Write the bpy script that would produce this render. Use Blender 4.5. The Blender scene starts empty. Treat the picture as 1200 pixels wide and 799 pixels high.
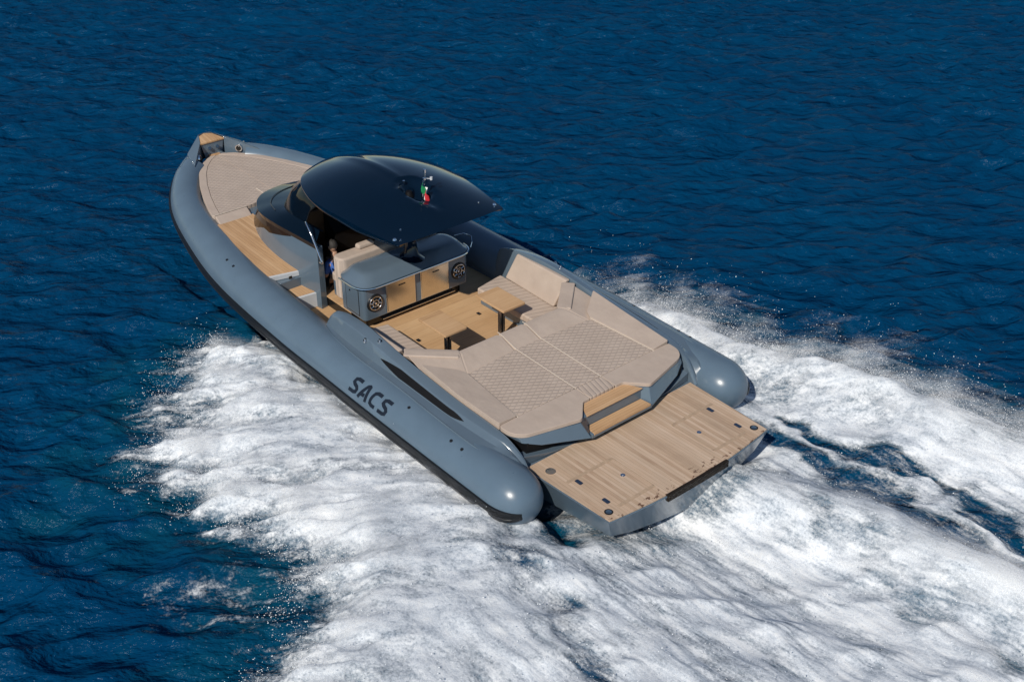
import bpy, bmesh, math, random
import numpy as np
from mathutils import Matrix, Vector

random.seed(7)
RNG = np.random.default_rng(7)
rad = math.radians
scene = bpy.context.scene
COL = scene.collection

# ------------------------------------------------------------------ camera, sky, sun, exposure
# boat frame: X forward, Y to port, Z up, origin on the aft edge of the swim platform
BOAT = Matrix.Translation((0, 0, 0.55)) @ Matrix.Rotation(rad(-2.0), 4, 'X') @ Matrix.Rotation(rad(-3.0), 4, 'Y')
cam_local = Matrix.Translation((-8.51994, 10.59441, 10.26116)) @ (
    Matrix.Rotation(rad(-130.41063), 4, 'Z') @ Matrix.Rotation(rad(-0.02707), 4, 'Y') @ Matrix.Rotation(rad(58.7789), 4, 'X'))
cd = bpy.data.cameras.new('camera')
cam = bpy.data.objects.new('camera', cd)
COL.objects.link(cam)
cam.matrix_world = BOAT @ cam_local
cd.sensor_width = 36.0
cd.lens = 1399.23 / 1200 * 36
cd.clip_start = 0.1
cd.clip_end = 6000
scene.camera = cam

SUN_DIR = (BOAT.to_3x3() @ Vector((-0.31, 0.69, 0.66))).normalized()     # towards the sun
sun_el = math.asin(SUN_DIR.z)
sun_rot = math.atan2(SUN_DIR.x, SUN_DIR.y)
world = bpy.data.worlds.new('World')
scene.world = world
world.use_nodes = True
wn = world.node_tree
sky = wn.nodes.new('ShaderNodeTexSky')
sky.sky_type = 'NISHITA'
sky.sun_disc = False
sky.sun_elevation = sun_el
sky.sun_rotation = sun_rot
sky.air_density = 1.0
sky.dust_density = 0.0
sky.ozone_density = 2.5
wn.links.new(sky.outputs[0], wn.nodes['Background'].inputs[0])
wn.nodes['Background'].inputs[1].default_value = 0.078
sl = bpy.data.lights.new('sun', 'SUN')
sl.energy = 4.0
sl.angle = rad(0.53)
sl.color = (1.0, 0.93, 0.83)
so = bpy.data.objects.new('sun', sl)
COL.objects.link(so)
so.rotation_euler = SUN_DIR.to_track_quat('Z', 'Y').to_euler()
so.location = (0, 0, 40)
scene.view_settings.view_transform = 'Standard'
scene.view_settings.look = 'None'
scene.view_settings.exposure = 0.0
scene.view_settings.gamma = 1.0
scene.view_settings.use_curve_mapping = False
try:
    scene.cycles.max_bounces = 8
    scene.cycles.transparent_max_bounces = 24
    scene.cycles.use_adaptive_sampling = True
except Exception:
    pass

# ------------------------------------------------------------------ materials
def new_mat(name):
    m = bpy.data.materials.new(name)
    m.use_nodes = True
    nt = m.node_tree
    return m, nt, nt.nodes['Principled BSDF']

def setp(b, **k):
    for n, v in k.items():
        b.inputs[n.replace('_', ' ')].default_value = v

def N(nt, kind, **k):
    n = nt.nodes.new(kind)
    for a, v in k.items():
        setattr(n, a, v)
    return n

def L(nt, a, b):
    nt.links.new(a, b)

def math_node(nt, op, a, b=None, c=None, clamp=False):
    n = nt.nodes.new('ShaderNodeMath')
    n.operation = op
    n.use_clamp = clamp
    for i, v in enumerate((a, b, c)):
        if v is None:
            continue
        if isinstance(v, (int, float)):
            n.inputs[i].default_value = v
        else:
            nt.links.new(v, n.inputs[i])
    return n.outputs[0]

def noise(nt, vec, scale, detail=3, rough=0.55, dist=0.0):
    n = nt.nodes.new('ShaderNodeTexNoise')
    n.inputs['Scale'].default_value = scale
    n.inputs['Detail'].default_value = detail
    n.inputs['Roughness'].default_value = rough
    n.inputs['Distortion'].default_value = dist
    if vec is not None:
        nt.links.new(vec, n.inputs['Vector'])
    return n.outputs['Fac']

def mapping(nt, vec, scale=(1, 1, 1), rot=(0, 0, 0), loc=(0, 0, 0)):
    n = nt.nodes.new('ShaderNodeMapping')
    n.inputs['Scale'].default_value = scale
    n.inputs['Rotation'].default_value = rot
    n.inputs['Location'].default_value = loc
    nt.links.new(vec, n.inputs['Vector'])
    return n.outputs[0]

def ramp(nt, fac, stops):
    n = nt.nodes.new('ShaderNodeValToRGB')
    e = n.color_ramp.elements
    while len(e) < len(stops):
        e.new(0.5)
    for i, (p, c) in enumerate(stops):
        e[i].position = p
        e[i].color = (c[0], c[1], c[2], 1) if not isinstance(c, (int, float)) else (c, c, c, 1)
    nt.links.new(fac, n.inputs[0])
    return n.outputs[0]

def mixc(nt, fac, a, b):
    n = nt.nodes.new('ShaderNodeMix')
    n.data_type = 'RGBA'
    for i, v in ((0, fac), (6, a), (7, b)):
        if isinstance(v, (int, float)):
            n.inputs[i].default_value = v
        elif isinstance(v, tuple):
            n.inputs[i].default_value = (*v, 1)
        else:
            nt.links.new(v, n.inputs[i])
    return n.outputs[2]

def bump(nt, h, b, strength=0.3, dist=0.01, normal=None):
    n = nt.nodes.new('ShaderNodeBump')
    n.inputs['Strength'].default_value = strength
    n.inputs['Distance'].default_value = dist
    nt.links.new(h, n.inputs['Height'])
    if normal is not None:
        nt.links.new(normal, n.inputs['Normal'])
    if b is not None:
        nt.links.new(n.outputs[0], b.inputs['Normal'])
    return n.outputs[0]

def obj_co(nt):
    return nt.nodes.new('ShaderNodeTexCoord').outputs['Object']

def simple(name, col, rough=0.4, metal=0.0, coat=0.0, var=0.08, scale=6.0, spec=0.5):
    m, nt, b = new_mat(name)
    setp(b, Roughness=rough, Metallic=metal, Coat_Weight=coat, Coat_Roughness=0.05, Specular_IOR_Level=spec)
    co = obj_co(nt)
    f = noise(nt, co, scale, 4)
    lo = tuple(c * (1 - var) for c in col)
    hi = tuple(min(1, c * (1 + var)) for c in col)
    L(nt, ramp(nt, f, ((0.3, lo), (0.7, hi))), b.inputs['Base Color'])
    r2 = noise(nt, co, scale * 7, 3)
    L(nt, math_node(nt, 'MULTIPLY_ADD', r2, 0.12, rough - 0.06, clamp=True), b.inputs['Roughness'])
    return m

GREY = (0.100, 0.140, 0.180)
M = {}
M['gelcoat'] = simple('grey_gelcoat', GREY, 0.22, coat=0.5, var=0.05, scale=2)
M['tube'] = simple('grey_tube_fabric', (0.098, 0.146, 0.196), 0.30, var=0.06, scale=2.5, spec=0.45)
M['rubber'] = simple('black_rubber', (0.008, 0.009, 0.011), 0.42, var=0.2)
M['dark'] = simple('dark_gloss', (0.012, 0.011, 0.010), 0.25, var=0.2)
M['matte_black'] = simple('matte_black', (0.005, 0.005, 0.006), 0.6, var=0.2, spec=0.2)
M['roof'] = simple('black_lacquer', (0.0010, 0.0070, 0.0180), 0.09, coat=0.25, var=0.1, scale=1.5, spec=0.3)
M['chrome'] = simple('polished_steel', (0.78, 0.78, 0.78), 0.10, metal=1.0, var=0.03)
M['steel'] = simple('brushed_steel', (0.74, 0.68, 0.58), 0.22, metal=1.0, var=0.05)
M['letter'] = simple('dark_blue_lettering', (0.008, 0.014, 0.026), 0.65, var=0.1, spec=0.2)
M['piping'] = simple('pale_piping', (0.52, 0.45, 0.38), 0.6, var=0.05)
M['latch'] = simple('blue_black_latch', (0.022, 0.035, 0.065), 0.35, var=.2)
M['slot'] = simple('brown_black_panel', (0.020, 0.015, 0.011), 0.55, var=.3, spec=0.15)
M['white'] = simple('pale_grey_gelcoat', (0.52, 0.54, 0.56), 0.3, var=0.04)
M['brown'] = simple('brown_panel', (0.10, 0.055, 0.03), 0.45, var=0.2)
M['skin'] = simple('skin', (0.42, 0.25, 0.17), 0.5, var=0.1)
M['hair'] = simple('shaded_grey_hair', (0.022, 0.019, 0.017), 0.7, var=0.3, scale=40)  # grey hair, darkened in colour for the hardtop's shade on the head
M['shirt'] = simple('blue_shirt', (0.05, 0.13, 0.42), 0.8, var=0.15)
M['trousers'] = simple('dark_trousers', (0.02, 0.02, 0.025), 0.8, var=0.15)
M['flag_green'] = simple('flag_green', (0.0, 0.22, 0.07), 0.7)
M['flag_white'] = simple('flag_white', (0.75, 0.75, 0.73), 0.7)
M['flag_red'] = simple('flag_red', (0.55, 0.02, 0.03), 0.7)
M['plate_blue'] = simple('blue_reflecting_plate', (0.03, 0.09, 0.22), 0.1, var=0.1)  # glossy cleat plate, with its blue reflection put into the base colour

def fabric(name, kind):
    m, nt, b = new_mat(name)
    co = obj_co(nt)
    setp(b, Roughness=0.72, Specular_IOR_Level=0.25)
    f = noise(nt, co, 3.0, 5)
    f2 = noise(nt, co, 55.0, 2)
    s = math_node(nt, 'ADD', math_node(nt, 'MULTIPLY', f, 0.7), math_node(nt, 'MULTIPLY', f2, 0.3))
    c = ramp(nt, s, ((0.3, (0.405, 0.325, 0.268)), (0.7, (0.475, 0.388, 0.322))))
    h = math_node(nt, 'MULTIPLY', f2, 0.12)
    sx = N(nt, 'ShaderNodeSeparateXYZ')
    L(nt, co, sx.inputs[0])
    X, Y, Z = sx.outputs
    def cell(u, freq):
        return math_node(nt, 'ABSOLUTE', math_node(nt, 'SINE', math_node(nt, 'MULTIPLY', u, freq)))
    if kind == 'quilt':
        a = cell(math_node(nt, 'ADD', X, math_node(nt, 'MULTIPLY', Y, 0.62)), 33.0)
        d = cell(math_node(nt, 'SUBTRACT', X, math_node(nt, 'MULTIPLY', Y, 0.62)), 33.0)
        q = math_node(nt, 'POWER', math_node(nt, 'MULTIPLY', a, d), 0.45)
        h = math_node(nt, 'ADD', h, q)
        c = mixc(nt, math_node(nt, 'MULTIPLY', math_node(nt, 'LESS_THAN', q, 0.28), 0.42), c, (0.285, 0.225, 0.18))
    elif kind == 'rib':
        q = math_node(nt, 'POWER', cell(math_node(nt, 'ADD', Y, math_node(nt, 'MULTIPLY', X, 0.25)), 38.0), 0.4)
        h = math_node(nt, 'ADD', h, q)
        c = mixc(nt, math_node(nt, 'MULTIPLY', math_node(nt, 'LESS_THAN', q, 0.4), 0.4), c, (0.30, 0.235, 0.185))
    elif kind == 'ribx':
        q = math_node(nt, 'POWER', cell(math_node(nt, 'SUBTRACT', X, math_node(nt, 'MULTIPLY', Y, 0.35)), 26.0), 0.4)
        h = math_node(nt, 'ADD', h, q)
        c = mixc(nt, math_node(nt, 'MULTIPLY', math_node(nt, 'LESS_THAN', q, 0.4), 0.4), c, (0.30, 0.235, 0.185))
    L(nt, c, b.inputs['Base Color'])
    n1 = bump(nt, noise(nt, co, 4.0, 2), None, 0.35, 0.03)
    bump(nt, h, b, 0.8, 0.011, n1)
    return m
M['fabric'] = fabric('beige_fabric', 'plain')
M['quilt'] = fabric('quilted_beige_fabric', 'quilt')
M['rib'] = fabric('ribbed_beige_fabric', 'rib')
M['ribx'] = fabric('ribbed_seat_fabric', 'ribx')

def teak(name, axis='X', plank=0.055, worn=False, warm=1.0, seam_w=0.0042, seam_k=0.6):
    m, nt, b = new_mat(name)
    co = obj_co(nt)
    setp(b, Roughness=0.6, Specular_IOR_Level=0.3)
    sx = N(nt, 'ShaderNodeSeparateXYZ')
    L(nt, co, sx.inputs[0])
    X, Y, Z = sx.outputs
    U, V = (X, Y) if axis == 'X' else (Y, X)
    vi = math_node(nt, 'DIVIDE', V, plank)
    idx = math_node(nt, 'FLOOR', vi)
    fr = math_node(nt, 'FRACT', vi)
    wnz = N(nt, 'ShaderNodeTexWhiteNoise', noise_dimensions='1D')
    L(nt, idx, wnz.inputs['W'])
    pv = wnz.outputs['Value']
    cmb = N(nt, 'ShaderNodeCombineXYZ')
    L(nt, math_node(nt, 'MULTIPLY', U, 1.1), cmb.inputs[0])
    L(nt, math_node(nt, 'MULTIPLY', V, 26.0), cmb.inputs[1])
    L(nt, math_node(nt, 'MULTIPLY', pv, 17.0), cmb.inputs[2])
    g = noise(nt, cmb.outputs[0], 2.2, 5, 0.62, 0.4)
    blotch = noise(nt, co, 1.3, 4)
    s = math_node(nt, 'ADD', math_node(nt, 'MULTIPLY', g, 0.55), math_node(nt, 'MULTIPLY_ADD', pv, 0.25, -0.015))
    s = math_node(nt, 'ADD', s, math_node(nt, 'MULTIPLY', blotch, 0.32))
    w = warm
    if worn:
        cs = ((0.28, (0.34, 0.222, 0.145)), (0.5, (0.50, 0.358, 0.248)), (0.78, (0.60, 0.46, 0.345)))
    else:
        cs = ((0.28, (0.34, 0.20 * w, 0.095 * w)), (0.5, (0.50, 0.315 * w, 0.165 * w)), (0.78, (0.60, 0.41 * w, 0.235 * w)))
    c = ramp(nt, s, cs)
    seam = math_node(nt, 'LESS_THAN', fr, seam_w / plank)
    sc = (0.17, 0.10, 0.055) if not worn else (0.20, 0.125, 0.075)
    c = mixc(nt, math_node(nt, 'MULTIPLY', seam, seam_k), c, sc)
    if worn:
        # brown chipped patches along the aft edge
        st = noise(nt, mapping(nt, co, (9, 5.5, 1)), 1.6, 4, 0.6)
        edge = N(nt, 'ShaderNodeMapRange')
        L(nt, X, edge.inputs[0])
        for i, v in ((1, 0.0), (2, 0.30), (3, 0.205), (4, -0.05)):
            edge.inputs[i].default_value = v
        where = noise(nt, mapping(nt, co, (0.01, 1.6, 1)), 1.1, 2)
        thr = math_node(nt, 'ADD', math_node(nt, 'ADD', st, edge.outputs[0]), math_node(nt, 'MULTIPLY', where, 0.32))
        stain = math_node(nt, 'GREATER_THAN', thr, 0.945)
        c = mixc(nt, math_node(nt, 'MULTIPLY', stain, 0.88), c, (0.085, 0.032, 0.014))
        grime = noise(nt, mapping(nt, co, (0.6, 2.4, 1)), 1.4, 4)
        c = mixc(nt, math_node(nt, 'MULTIPLY', math_node(nt, 'SUBTRACT', grime, 0.42, clamp=True), 1.1, clamp=True), c, (0.30, 0.24, 0.18))
    L(nt, c, b.inputs['Base Color'])
    hh = math_node(nt, 'SUBTRACT', math_node(nt, 'MULTIPLY', g, 0.3), seam)
    bump(nt, hh, b, 0.25, 0.003)
    return m
M['teak_deck'] = teak('weathered_teak_planks', 'X', 0.058, worn=True)
M['teak'] = teak('teak_planks', 'Y', 0.19, seam_w=0.008, seam_k=0.3)
M['teak_long'] = teak('teak_side_planks', 'X', 0.062, warm=0.97)
M['teak_step'] = teak('teak_step_planks', 'Y', 0.05, warm=0.97)
M['teak_table'] = teak('teak_table_top', 'Y', 0.16, warm=0.98, seam_w=0.004, seam_k=0.15)

def glass(name, col, rough=0.05):
    m, nt, b = new_mat(name)
    setp(b, Base_Color=(*col, 1), Roughness=rough, Coat_Weight=0.0, Coat_Roughness=0.02, Specular_IOR_Level=0.14)
    co = obj_co(nt)
    f = noise(nt, co, 1.2, 2)
    bump(nt, f, b, 0.08, 0.05)
    return m
M['visor'] = glass('black_tinted_glass', (0.0012, 0.0055, 0.0125))

M['brown_reflection'] = glass('dark_glass_teak_reflection', (0.026, 0.014, 0.007), 0.08)  # dark glass; brown of the mirrored teak is mixed into its colour

def tint_glass(name):
    m, nt, b = new_mat(name)
    out = nt.nodes['Material Output']
    setp(b, Base_Color=(0.004, 0.007, 0.012, 1), Roughness=0.04, Coat_Weight=0.1)
    tr = N(nt, 'ShaderNodeBsdfTransparent')
    tr.inputs[0].default_value = (0.10, 0.13, 0.17, 1)
    mx = N(nt, 'ShaderNodeMixShader')
    f = noise(nt, obj_co(nt), 2.0, 2)
    L(nt, math_node(nt, 'MULTIPLY_ADD', f, 0.06, 0.62), mx.inputs[0])
    L(nt, tr.outputs[0], mx.inputs[1])
    L(nt, b.outputs[0], mx.inputs[2])
    L(nt, mx.outputs[0], out.inputs[0])
    return m
M['windscreen'] = tint_glass('smoked_windscreen')

# ------------------------------------------------------------------ mesh helpers
def finish(name, me, mat, parent, smooth=40, bev=None, seg=2, sub=0):
    me.materials.append(mat)
    o = bpy.data.objects.new(name, me)
    COL.objects.link(o)
    if parent is not None:
        o.parent = parent
    if smooth is not None:
        for p in me.polygons:
            p.use_smooth = True
        me.set_sharp_from_angle(angle=rad(smooth))
    if bev:
        md = o.modifiers.new('bevel', 'BEVEL')
        md.width = bev
        md.segments = seg
        md.limit_method = 'ANGLE'
        md.angle_limit = rad(28)
        md.use_clamp_overlap = True
        md.harden_normals = True
    if sub:
        md = o.modifiers.new('sub', 'SUBSURF')
        md.levels = md.render_levels = sub
    return o

def mesh(name, verts, faces, mat, parent, fix=True, **k):
    me = bpy.data.meshes.new(name)
    me.from_pydata([tuple(v) for v in verts], [], [tuple(f) for f in faces])
    if fix:
        bm = bmesh.new()
        bm.from_mesh(me)
        bmesh.ops.recalc_face_normals(bm, faces=bm.faces)
        bm.to_mesh(me)
        bm.free()
    me.update()
    return finish(name, me, mat, parent, **k)

class MB:
    """collects simple shapes of ONE part"""
    def __init__(s):
        s.v, s.f = [], []
    def add(s, v, f):
        n = len(s.v)
        s.v += [tuple(p) for p in v]
        s.f += [tuple(i + n for i in q) for q in f]
        return s
    def box(s, x0, x1, y0, y1, z0, z1):
        v = [(x, y, z) for z in (z0, z1) for x, y in ((x0, y0), (x1, y0), (x1, y1), (x0, y1))]
        return s.add(v, [(3, 2, 1, 0), (4, 5, 6, 7), (0, 1, 5, 4), (1, 2, 6, 5), (2, 3, 7, 6), (3, 0, 4, 7)])
    def prism(s, poly, z0, z1):
        n = len(poly)
        zz0 = z0 if isinstance(z0, (list, tuple)) else [z0] * n
        zz1 = z1 if isinstance(z1, (list, tuple)) else [z1] * n
        v = [(p[0], p[1], zz0[i]) for i, p in enumerate(poly)] + [(p[0], p[1], zz1[i]) for i, p in enumerate(poly)]
        f = [tuple(range(n - 1, -1, -1)), tuple(range(n, 2 * n))]
        f += [(i, (i + 1) % n, (i + 1) % n + n, i + n) for i in range(n)]
        return s.add(v, f)
    def loft(s, secs, closed=False, caps=False):
        n = len(secs[0])
        v = [p for q in secs for p in q]
        f = []
        for k in range(len(secs) - 1):
            for i in range(n if closed else n - 1):
                j = (i + 1) % n
                f.append((k * n + i, k * n + j, (k + 1) * n + j, (k + 1) * n + i))
        if caps:
            f.append(tuple(range(n - 1, -1, -1)))
            f.append(tuple((len(secs) - 1) * n + i for i in range(n)))
        return s.add(v, f)
    def tube(s, pts, r, seg=10, caps=True):
        pts = [Vector(p) for p in pts]
        rr = r if isinstance(r, (list, tuple)) else [r] * len(pts)
        secs = []
        ref = None
        for i, p in enumerate(pts):
            t = (pts[min(i + 1, len(pts) - 1)] - pts[max(i - 1, 0)]).normalized()
            if ref is None:
                ref = Vector((0, 0, 1)) if abs(t.z) < 0.9 else Vector((1, 0, 0))
            a = t.cross(ref).normalized()
            b = a.cross(t).normalized()
            ref = b
            secs.append([p + rr[i] * (math.cos(q) * a + math.sin(q) * b) for q in np.linspace(0, 2 * math.pi, seg, endpoint=False)])
        return s.loft(secs, closed=True, caps=caps)
    def cyl(s, c, axis, r, h, seg=20, r2=None):
        c = Vector(c)
        axis = Vector(axis).normalized()
        return s.tube([c, c + axis * h], [r, r if r2 is None else r2], seg)
    def build(s, name, mat, parent, **k):
        return mesh(name, s.v, s.f, mat, parent, **k)

def catmull(P, n=12):
    P = [np.array(p, float) for p in P]
    P = [2 * P[0] - P[1]] + P + [2 * P[-1] - P[-2]]
    o = []
    for i in range(1, len(P) - 2):
        a, b, c, d = P[i - 1:i + 3]
        for t in np.linspace(0, 1, n, endpoint=False):
            o.append(.5 * (2 * b + (c - a) * t + (2 * a - 5 * b + 4 * c - d) * t * t + (3 * b - 3 * c + d - a) * t ** 3))
    o.append(P[-2])
    return o

def mir(pts, s):
    return [(p[0], p[1] * s, p[2]) if len(p) == 3 else (p[0], p[1] * s) for p in pts]

def round_poly(poly, radii, n=5):
    out = []
    m = len(poly)
    for i, p in enumerate(poly):
        r = radii[i] if isinstance(radii, (list, tuple)) else radii
        p = Vector(p)
        a = Vector(poly[i - 1]) - p
        b = Vector(poly[(i + 1) % m]) - p
        r = min(r, a.length * 0.48, b.length * 0.48)
        if r < 1e-4:
            out.append(tuple(p))
            continue
        p0 = p + a.normalized() * r
        p1 = p + b.normalized() * r
        for t in np.linspace(0, 1, n):
            out.append(tuple((1 - t) ** 2 * p0 + 2 * t * (1 - t) * p + t * t * p1))
    return out

# ------------------------------------------------------------------ the boat
boat = bpy.data.objects.new('inflatable_boat', None)
COL.objects.link(boat)
boat.matrix_world = BOAT
boat['label'] = 'long grey rigid inflatable speedboat with beige sunpads, teak decks and black hardtop'
boat['category'] = 'boat'

# --- hull below the tubes
hs = []
for x, yc, zc, zk in ((1.65, 1.72, -0.28, -0.95), (4, 1.80, -0.25, -1.0), (7, 1.78, -0.20, -1.0), (9, 1.66, -0.12, -0.95),
                      (10.5, 1.42, -0.02, -0.80), (12, 1.02, 0.08, -0.52), (13.0, 0.55, 0.18, -0.22), (13.75, 0.06, 0.30, 0.12)):
    hs.append([(x, yc, zc + 0.25), (x, yc + 0.02, zc), (x, yc * 0.55, zc + (zk - zc) * 0.55), (x, 0, zk),
               (x, -yc * 0.55, zc + (zk - zc) * 0.55), (x, -yc - 0.02, zc), (x, -yc, zc + 0.25)])
hb = MB().loft(hs)
hb.add(hs[0], [tuple(range(7))])
hull = hb.build('hull', M['gelcoat'], boat, smooth=25)

# --- tubes
AX = catmull([(1.45, 2.16, -.10), (2.6, 2.17, -.08), (4, 2.18, -.05), (5.5, 2.16, -.04), (7, 2.13, -.03), (9, 2.03, .03), (10.5, 1.79, .10), (12, 1.40, .19), (13, .87, .30), (13.58, .3, .36), (13.80, -0.02, .37)], 14)
TR = 0.42
def tube_r(x):
    return float(np.interp(x, [9.2, 10.2, 11.0, 12.0, 13.0, 13.9], [.42, .405, .375, .335, .31, .30]))
def _taper():
    out = []
    for i, p in enumerate(AX):
        t = AX[min(i + 1, len(AX) - 1)] - AX[max(i - 1, 0)]
        o = np.cross((0, 0, 1), t)
        out.append(p + o / np.linalg.norm(o) * (TR - tube_r(p[0])) * .95)
    return out
AX = _taper()
def tube_frames(s):
    out = []
    for i, p in enumerate(AX):
        t = AX[min(i + 1, len(AX) - 1)] - AX[max(i - 1, 0)]
        t = t / np.linalg.norm(t)
        o = np.cross((0, 0, 1), t)
        o /= np.linalg.norm(o)
        u = np.cross(t, o)
        out.append((p * (1, s, 1), o * (1, s, 1), u * (1, s, 1), t * (1, s, 1)))
    return out
def make_tube(s):
    fr = tube_frames(s)
    P, o, u, t = fr[0]
    capn = 9
    rings = []
    for k in range(capn, 0, -1):
        q = k / capn * math.pi / 2 * 0.985
        rings.append((P - t * (0.52 * math.sin(q)), o, u, TR * math.cos(q) ** 0.82))
    rings += [(p, a, b, tube_r(p[0])) for p, a, b, _ in fr if p[0] < 13.42]
    secs = []
    for p, a, b, r in rings:
        secs.append([p + r * (math.cos(q) * a + math.sin(q) * b) for q in np.linspace(0, 2 * math.pi, 40, endpoint=False)])
    tb = MB().loft(secs, closed=True, caps=True).build('tube', M['tube'], boat, smooth=60)
    # black double-ribbed rub rail, wrapping round the aft end
    prof = [(-25, .0), (-24, .035), (-17, .045), (-13, .045), (-11, .028), (-8, .028), (-6, .045), (0, .045), (5, .035), (6, .0)]
    rr = rings[2:]
    rs = []
    for p, a, b, r in rr:
        rs.append([p + (r - .004 + h) * (math.cos(rad(q)) * a + math.sin(rad(q)) * b) for q, h in prof])
    MB().loft(rs).add(rs[0], [tuple(range(len(prof)))]).build('rub_rail', M['rubber'], tb, smooth=50)
    # small dark deflation valves on the shoulder
    for x, ang in ((3.51, 67), (2.49, 64), (2.24, 63), (9.25, 70), (8.98, 70)):
        k = int(np.argmin([abs(f[0][0] - x) for f in fr]))
        p, a, b, _ = fr[k]
        n = math.cos(rad(ang)) * a + math.sin(rad(ang)) * b
        c = np.array((x, p[1], p[2])) + (TR - .004) * n
        MB().cyl(c, n, 0.028, 0.014, 14, 0.022).build('valve', M['rubber'], tb)
    return tb, fr
tube_p, FR_P = make_tube(1)
tube_s, FR_S = make_tube(-1)

# --- SACS lettering on both tubes
def stroke_ribbon(pts, w, n=10):
    pts = [np.array(p, float) for p in pts]
    d = []
    for a, b in zip(pts[:-1], pts[1:]):
        k = max(2, int(np.linalg.norm(b - a) / 0.02))
        d += [a + (b - a) * t for t in np.linspace(0, 1, k, endpoint=False)]
    d.append(pts[-1])
    L_, R_ = [], []
    for i, p in enumerate(d):
        t0 = d[i] - d[i - 1] if i else d[1] - d[0]
        t1 = d[i + 1] - d[i] if i < len(d) - 1 else t0
        t0 = t0 / np.linalg.norm(t0)
        t1 = t1 / np.linalg.norm(t1)
        n0, n1 = np.array((-t0[1], t0[0])), np.array((-t1[1], t1[0]))
        m = n0 + n1
        m = m / np.linalg.norm(m)
        m = m / max(0.5, m @ n0)
        L_.append(p + m * w / 2)
        R_.append(p - m * w / 2)
    return L_, R_
GL = {'S': [[(.92, .90), (.42, .90), (.22, .82), (.20, .64), (.36, .54), (.66, .46), (.80, .34), (.76, .17), (.56, .10), (.02, .10)]],
      'A': [[(.02, .0), (.44, .86), (.56, .92), (.66, .88), (.86, .0)], [(.26, .30), (.60, .30)]],
      'C': [[(.92, .90), (.46, .90), (.26, .80), (.18, .58), (.16, .36), (.22, .18), (.42, .10), (.80, .10)]]}
def smooth2(pts):
    return [tuple(p) for p in catmull([(*p, 0) for p in pts], 4)]
def lettering(s, tb, fr):
    mb = MB()
    wl, hl = 0.226, 0.272
    for i, ch in enumerate('SACS'):
        for st in GL[ch]:
            pts = [(p[0] * wl, p[1] * hl) for p in st]
            for a, b in ((stroke_ribbon(pts, 0.060)),):
                v, f = [], []
                for p, q in zip(a, b):
                    for t in np.linspace(0, 1, 4):
                        u, w = p + (q - p) * t
                        along = i * 0.254 + u + 0.16 * w
                        x = (4.79 - along) if s > 0 else (3.74 + along)
                        k = int(np.argmin([abs(g[0][0] - x) for g in fr]))
                        P, o, up_, _ = fr[k]
                        g = rad(19) + w / TR
                        v.append(np.array((x, P[1], P[2])) + (TR + .003) * (math.cos(g) * o + math.sin(g) * up_))
                for k in range(len(a) - 1):
                    for j in range(3):
                        f.append((k * 4 + j, k * 4 + j + 1, k * 4 + j + 5, k * 4 + j + 4))
                mb.add(v, f)
    return mb.build('lettering', M['letter'], tb, smooth=60)
lettering(1, tube_p, FR_P)
lettering(-1, tube_s, FR_S)

# --- swim platform
plat = MB()
sec_top = [(0.0, -1.65), (1.62, -1.73), (1.62, 1.73), (0.0, 1.65)]
sec_bot = [(0.10, -1.48), (1.62, -1.58), (1.62, 1.58), (0.10, 1.48)]
nY = 9
tops, bots, topf, botf = [], [], [], []
for i in range(nY):
    t = i / (nY - 1) * 2 - 1
    zb = -0.40 - 0.28 * (1 - abs(t)) ** 0.7
    tops.append((-0.14 * (1 - t * t) , 1.65 * t, -0.012))
    bots.append((0.10 - 0.05 * (1 - t * t), 1.48 * t, zb))
    topf.append((1.66, 1.73 * t, -0.012))
    botf.append((1.66, 1.58 * t, zb - 0.12))
plat.loft([topf, tops, bots, botf])
plat.add([topf[0], tops[0], bots[0], botf[0]], [(0, 1, 2, 3)])
plat.add([topf[-1], tops[-1], bots[-1], botf[-1]], [(3, 2, 1, 0)])
platform = plat.build('swim_platform', M['gelcoat'], boat, bev=0.02, smooth=30)
tk = [(-0.125 * (1 - (y / 1.62) ** 2) + 0.012, y) for y in np.linspace(-1.62, 1.62, 15)]
tk = tk + [(1.60, 1.695), (1.60, -1.695)]
MB().prism(tk, -0.011, 0.006).build('teak_deck', M['teak_deck'], platform, smooth=None)
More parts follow.
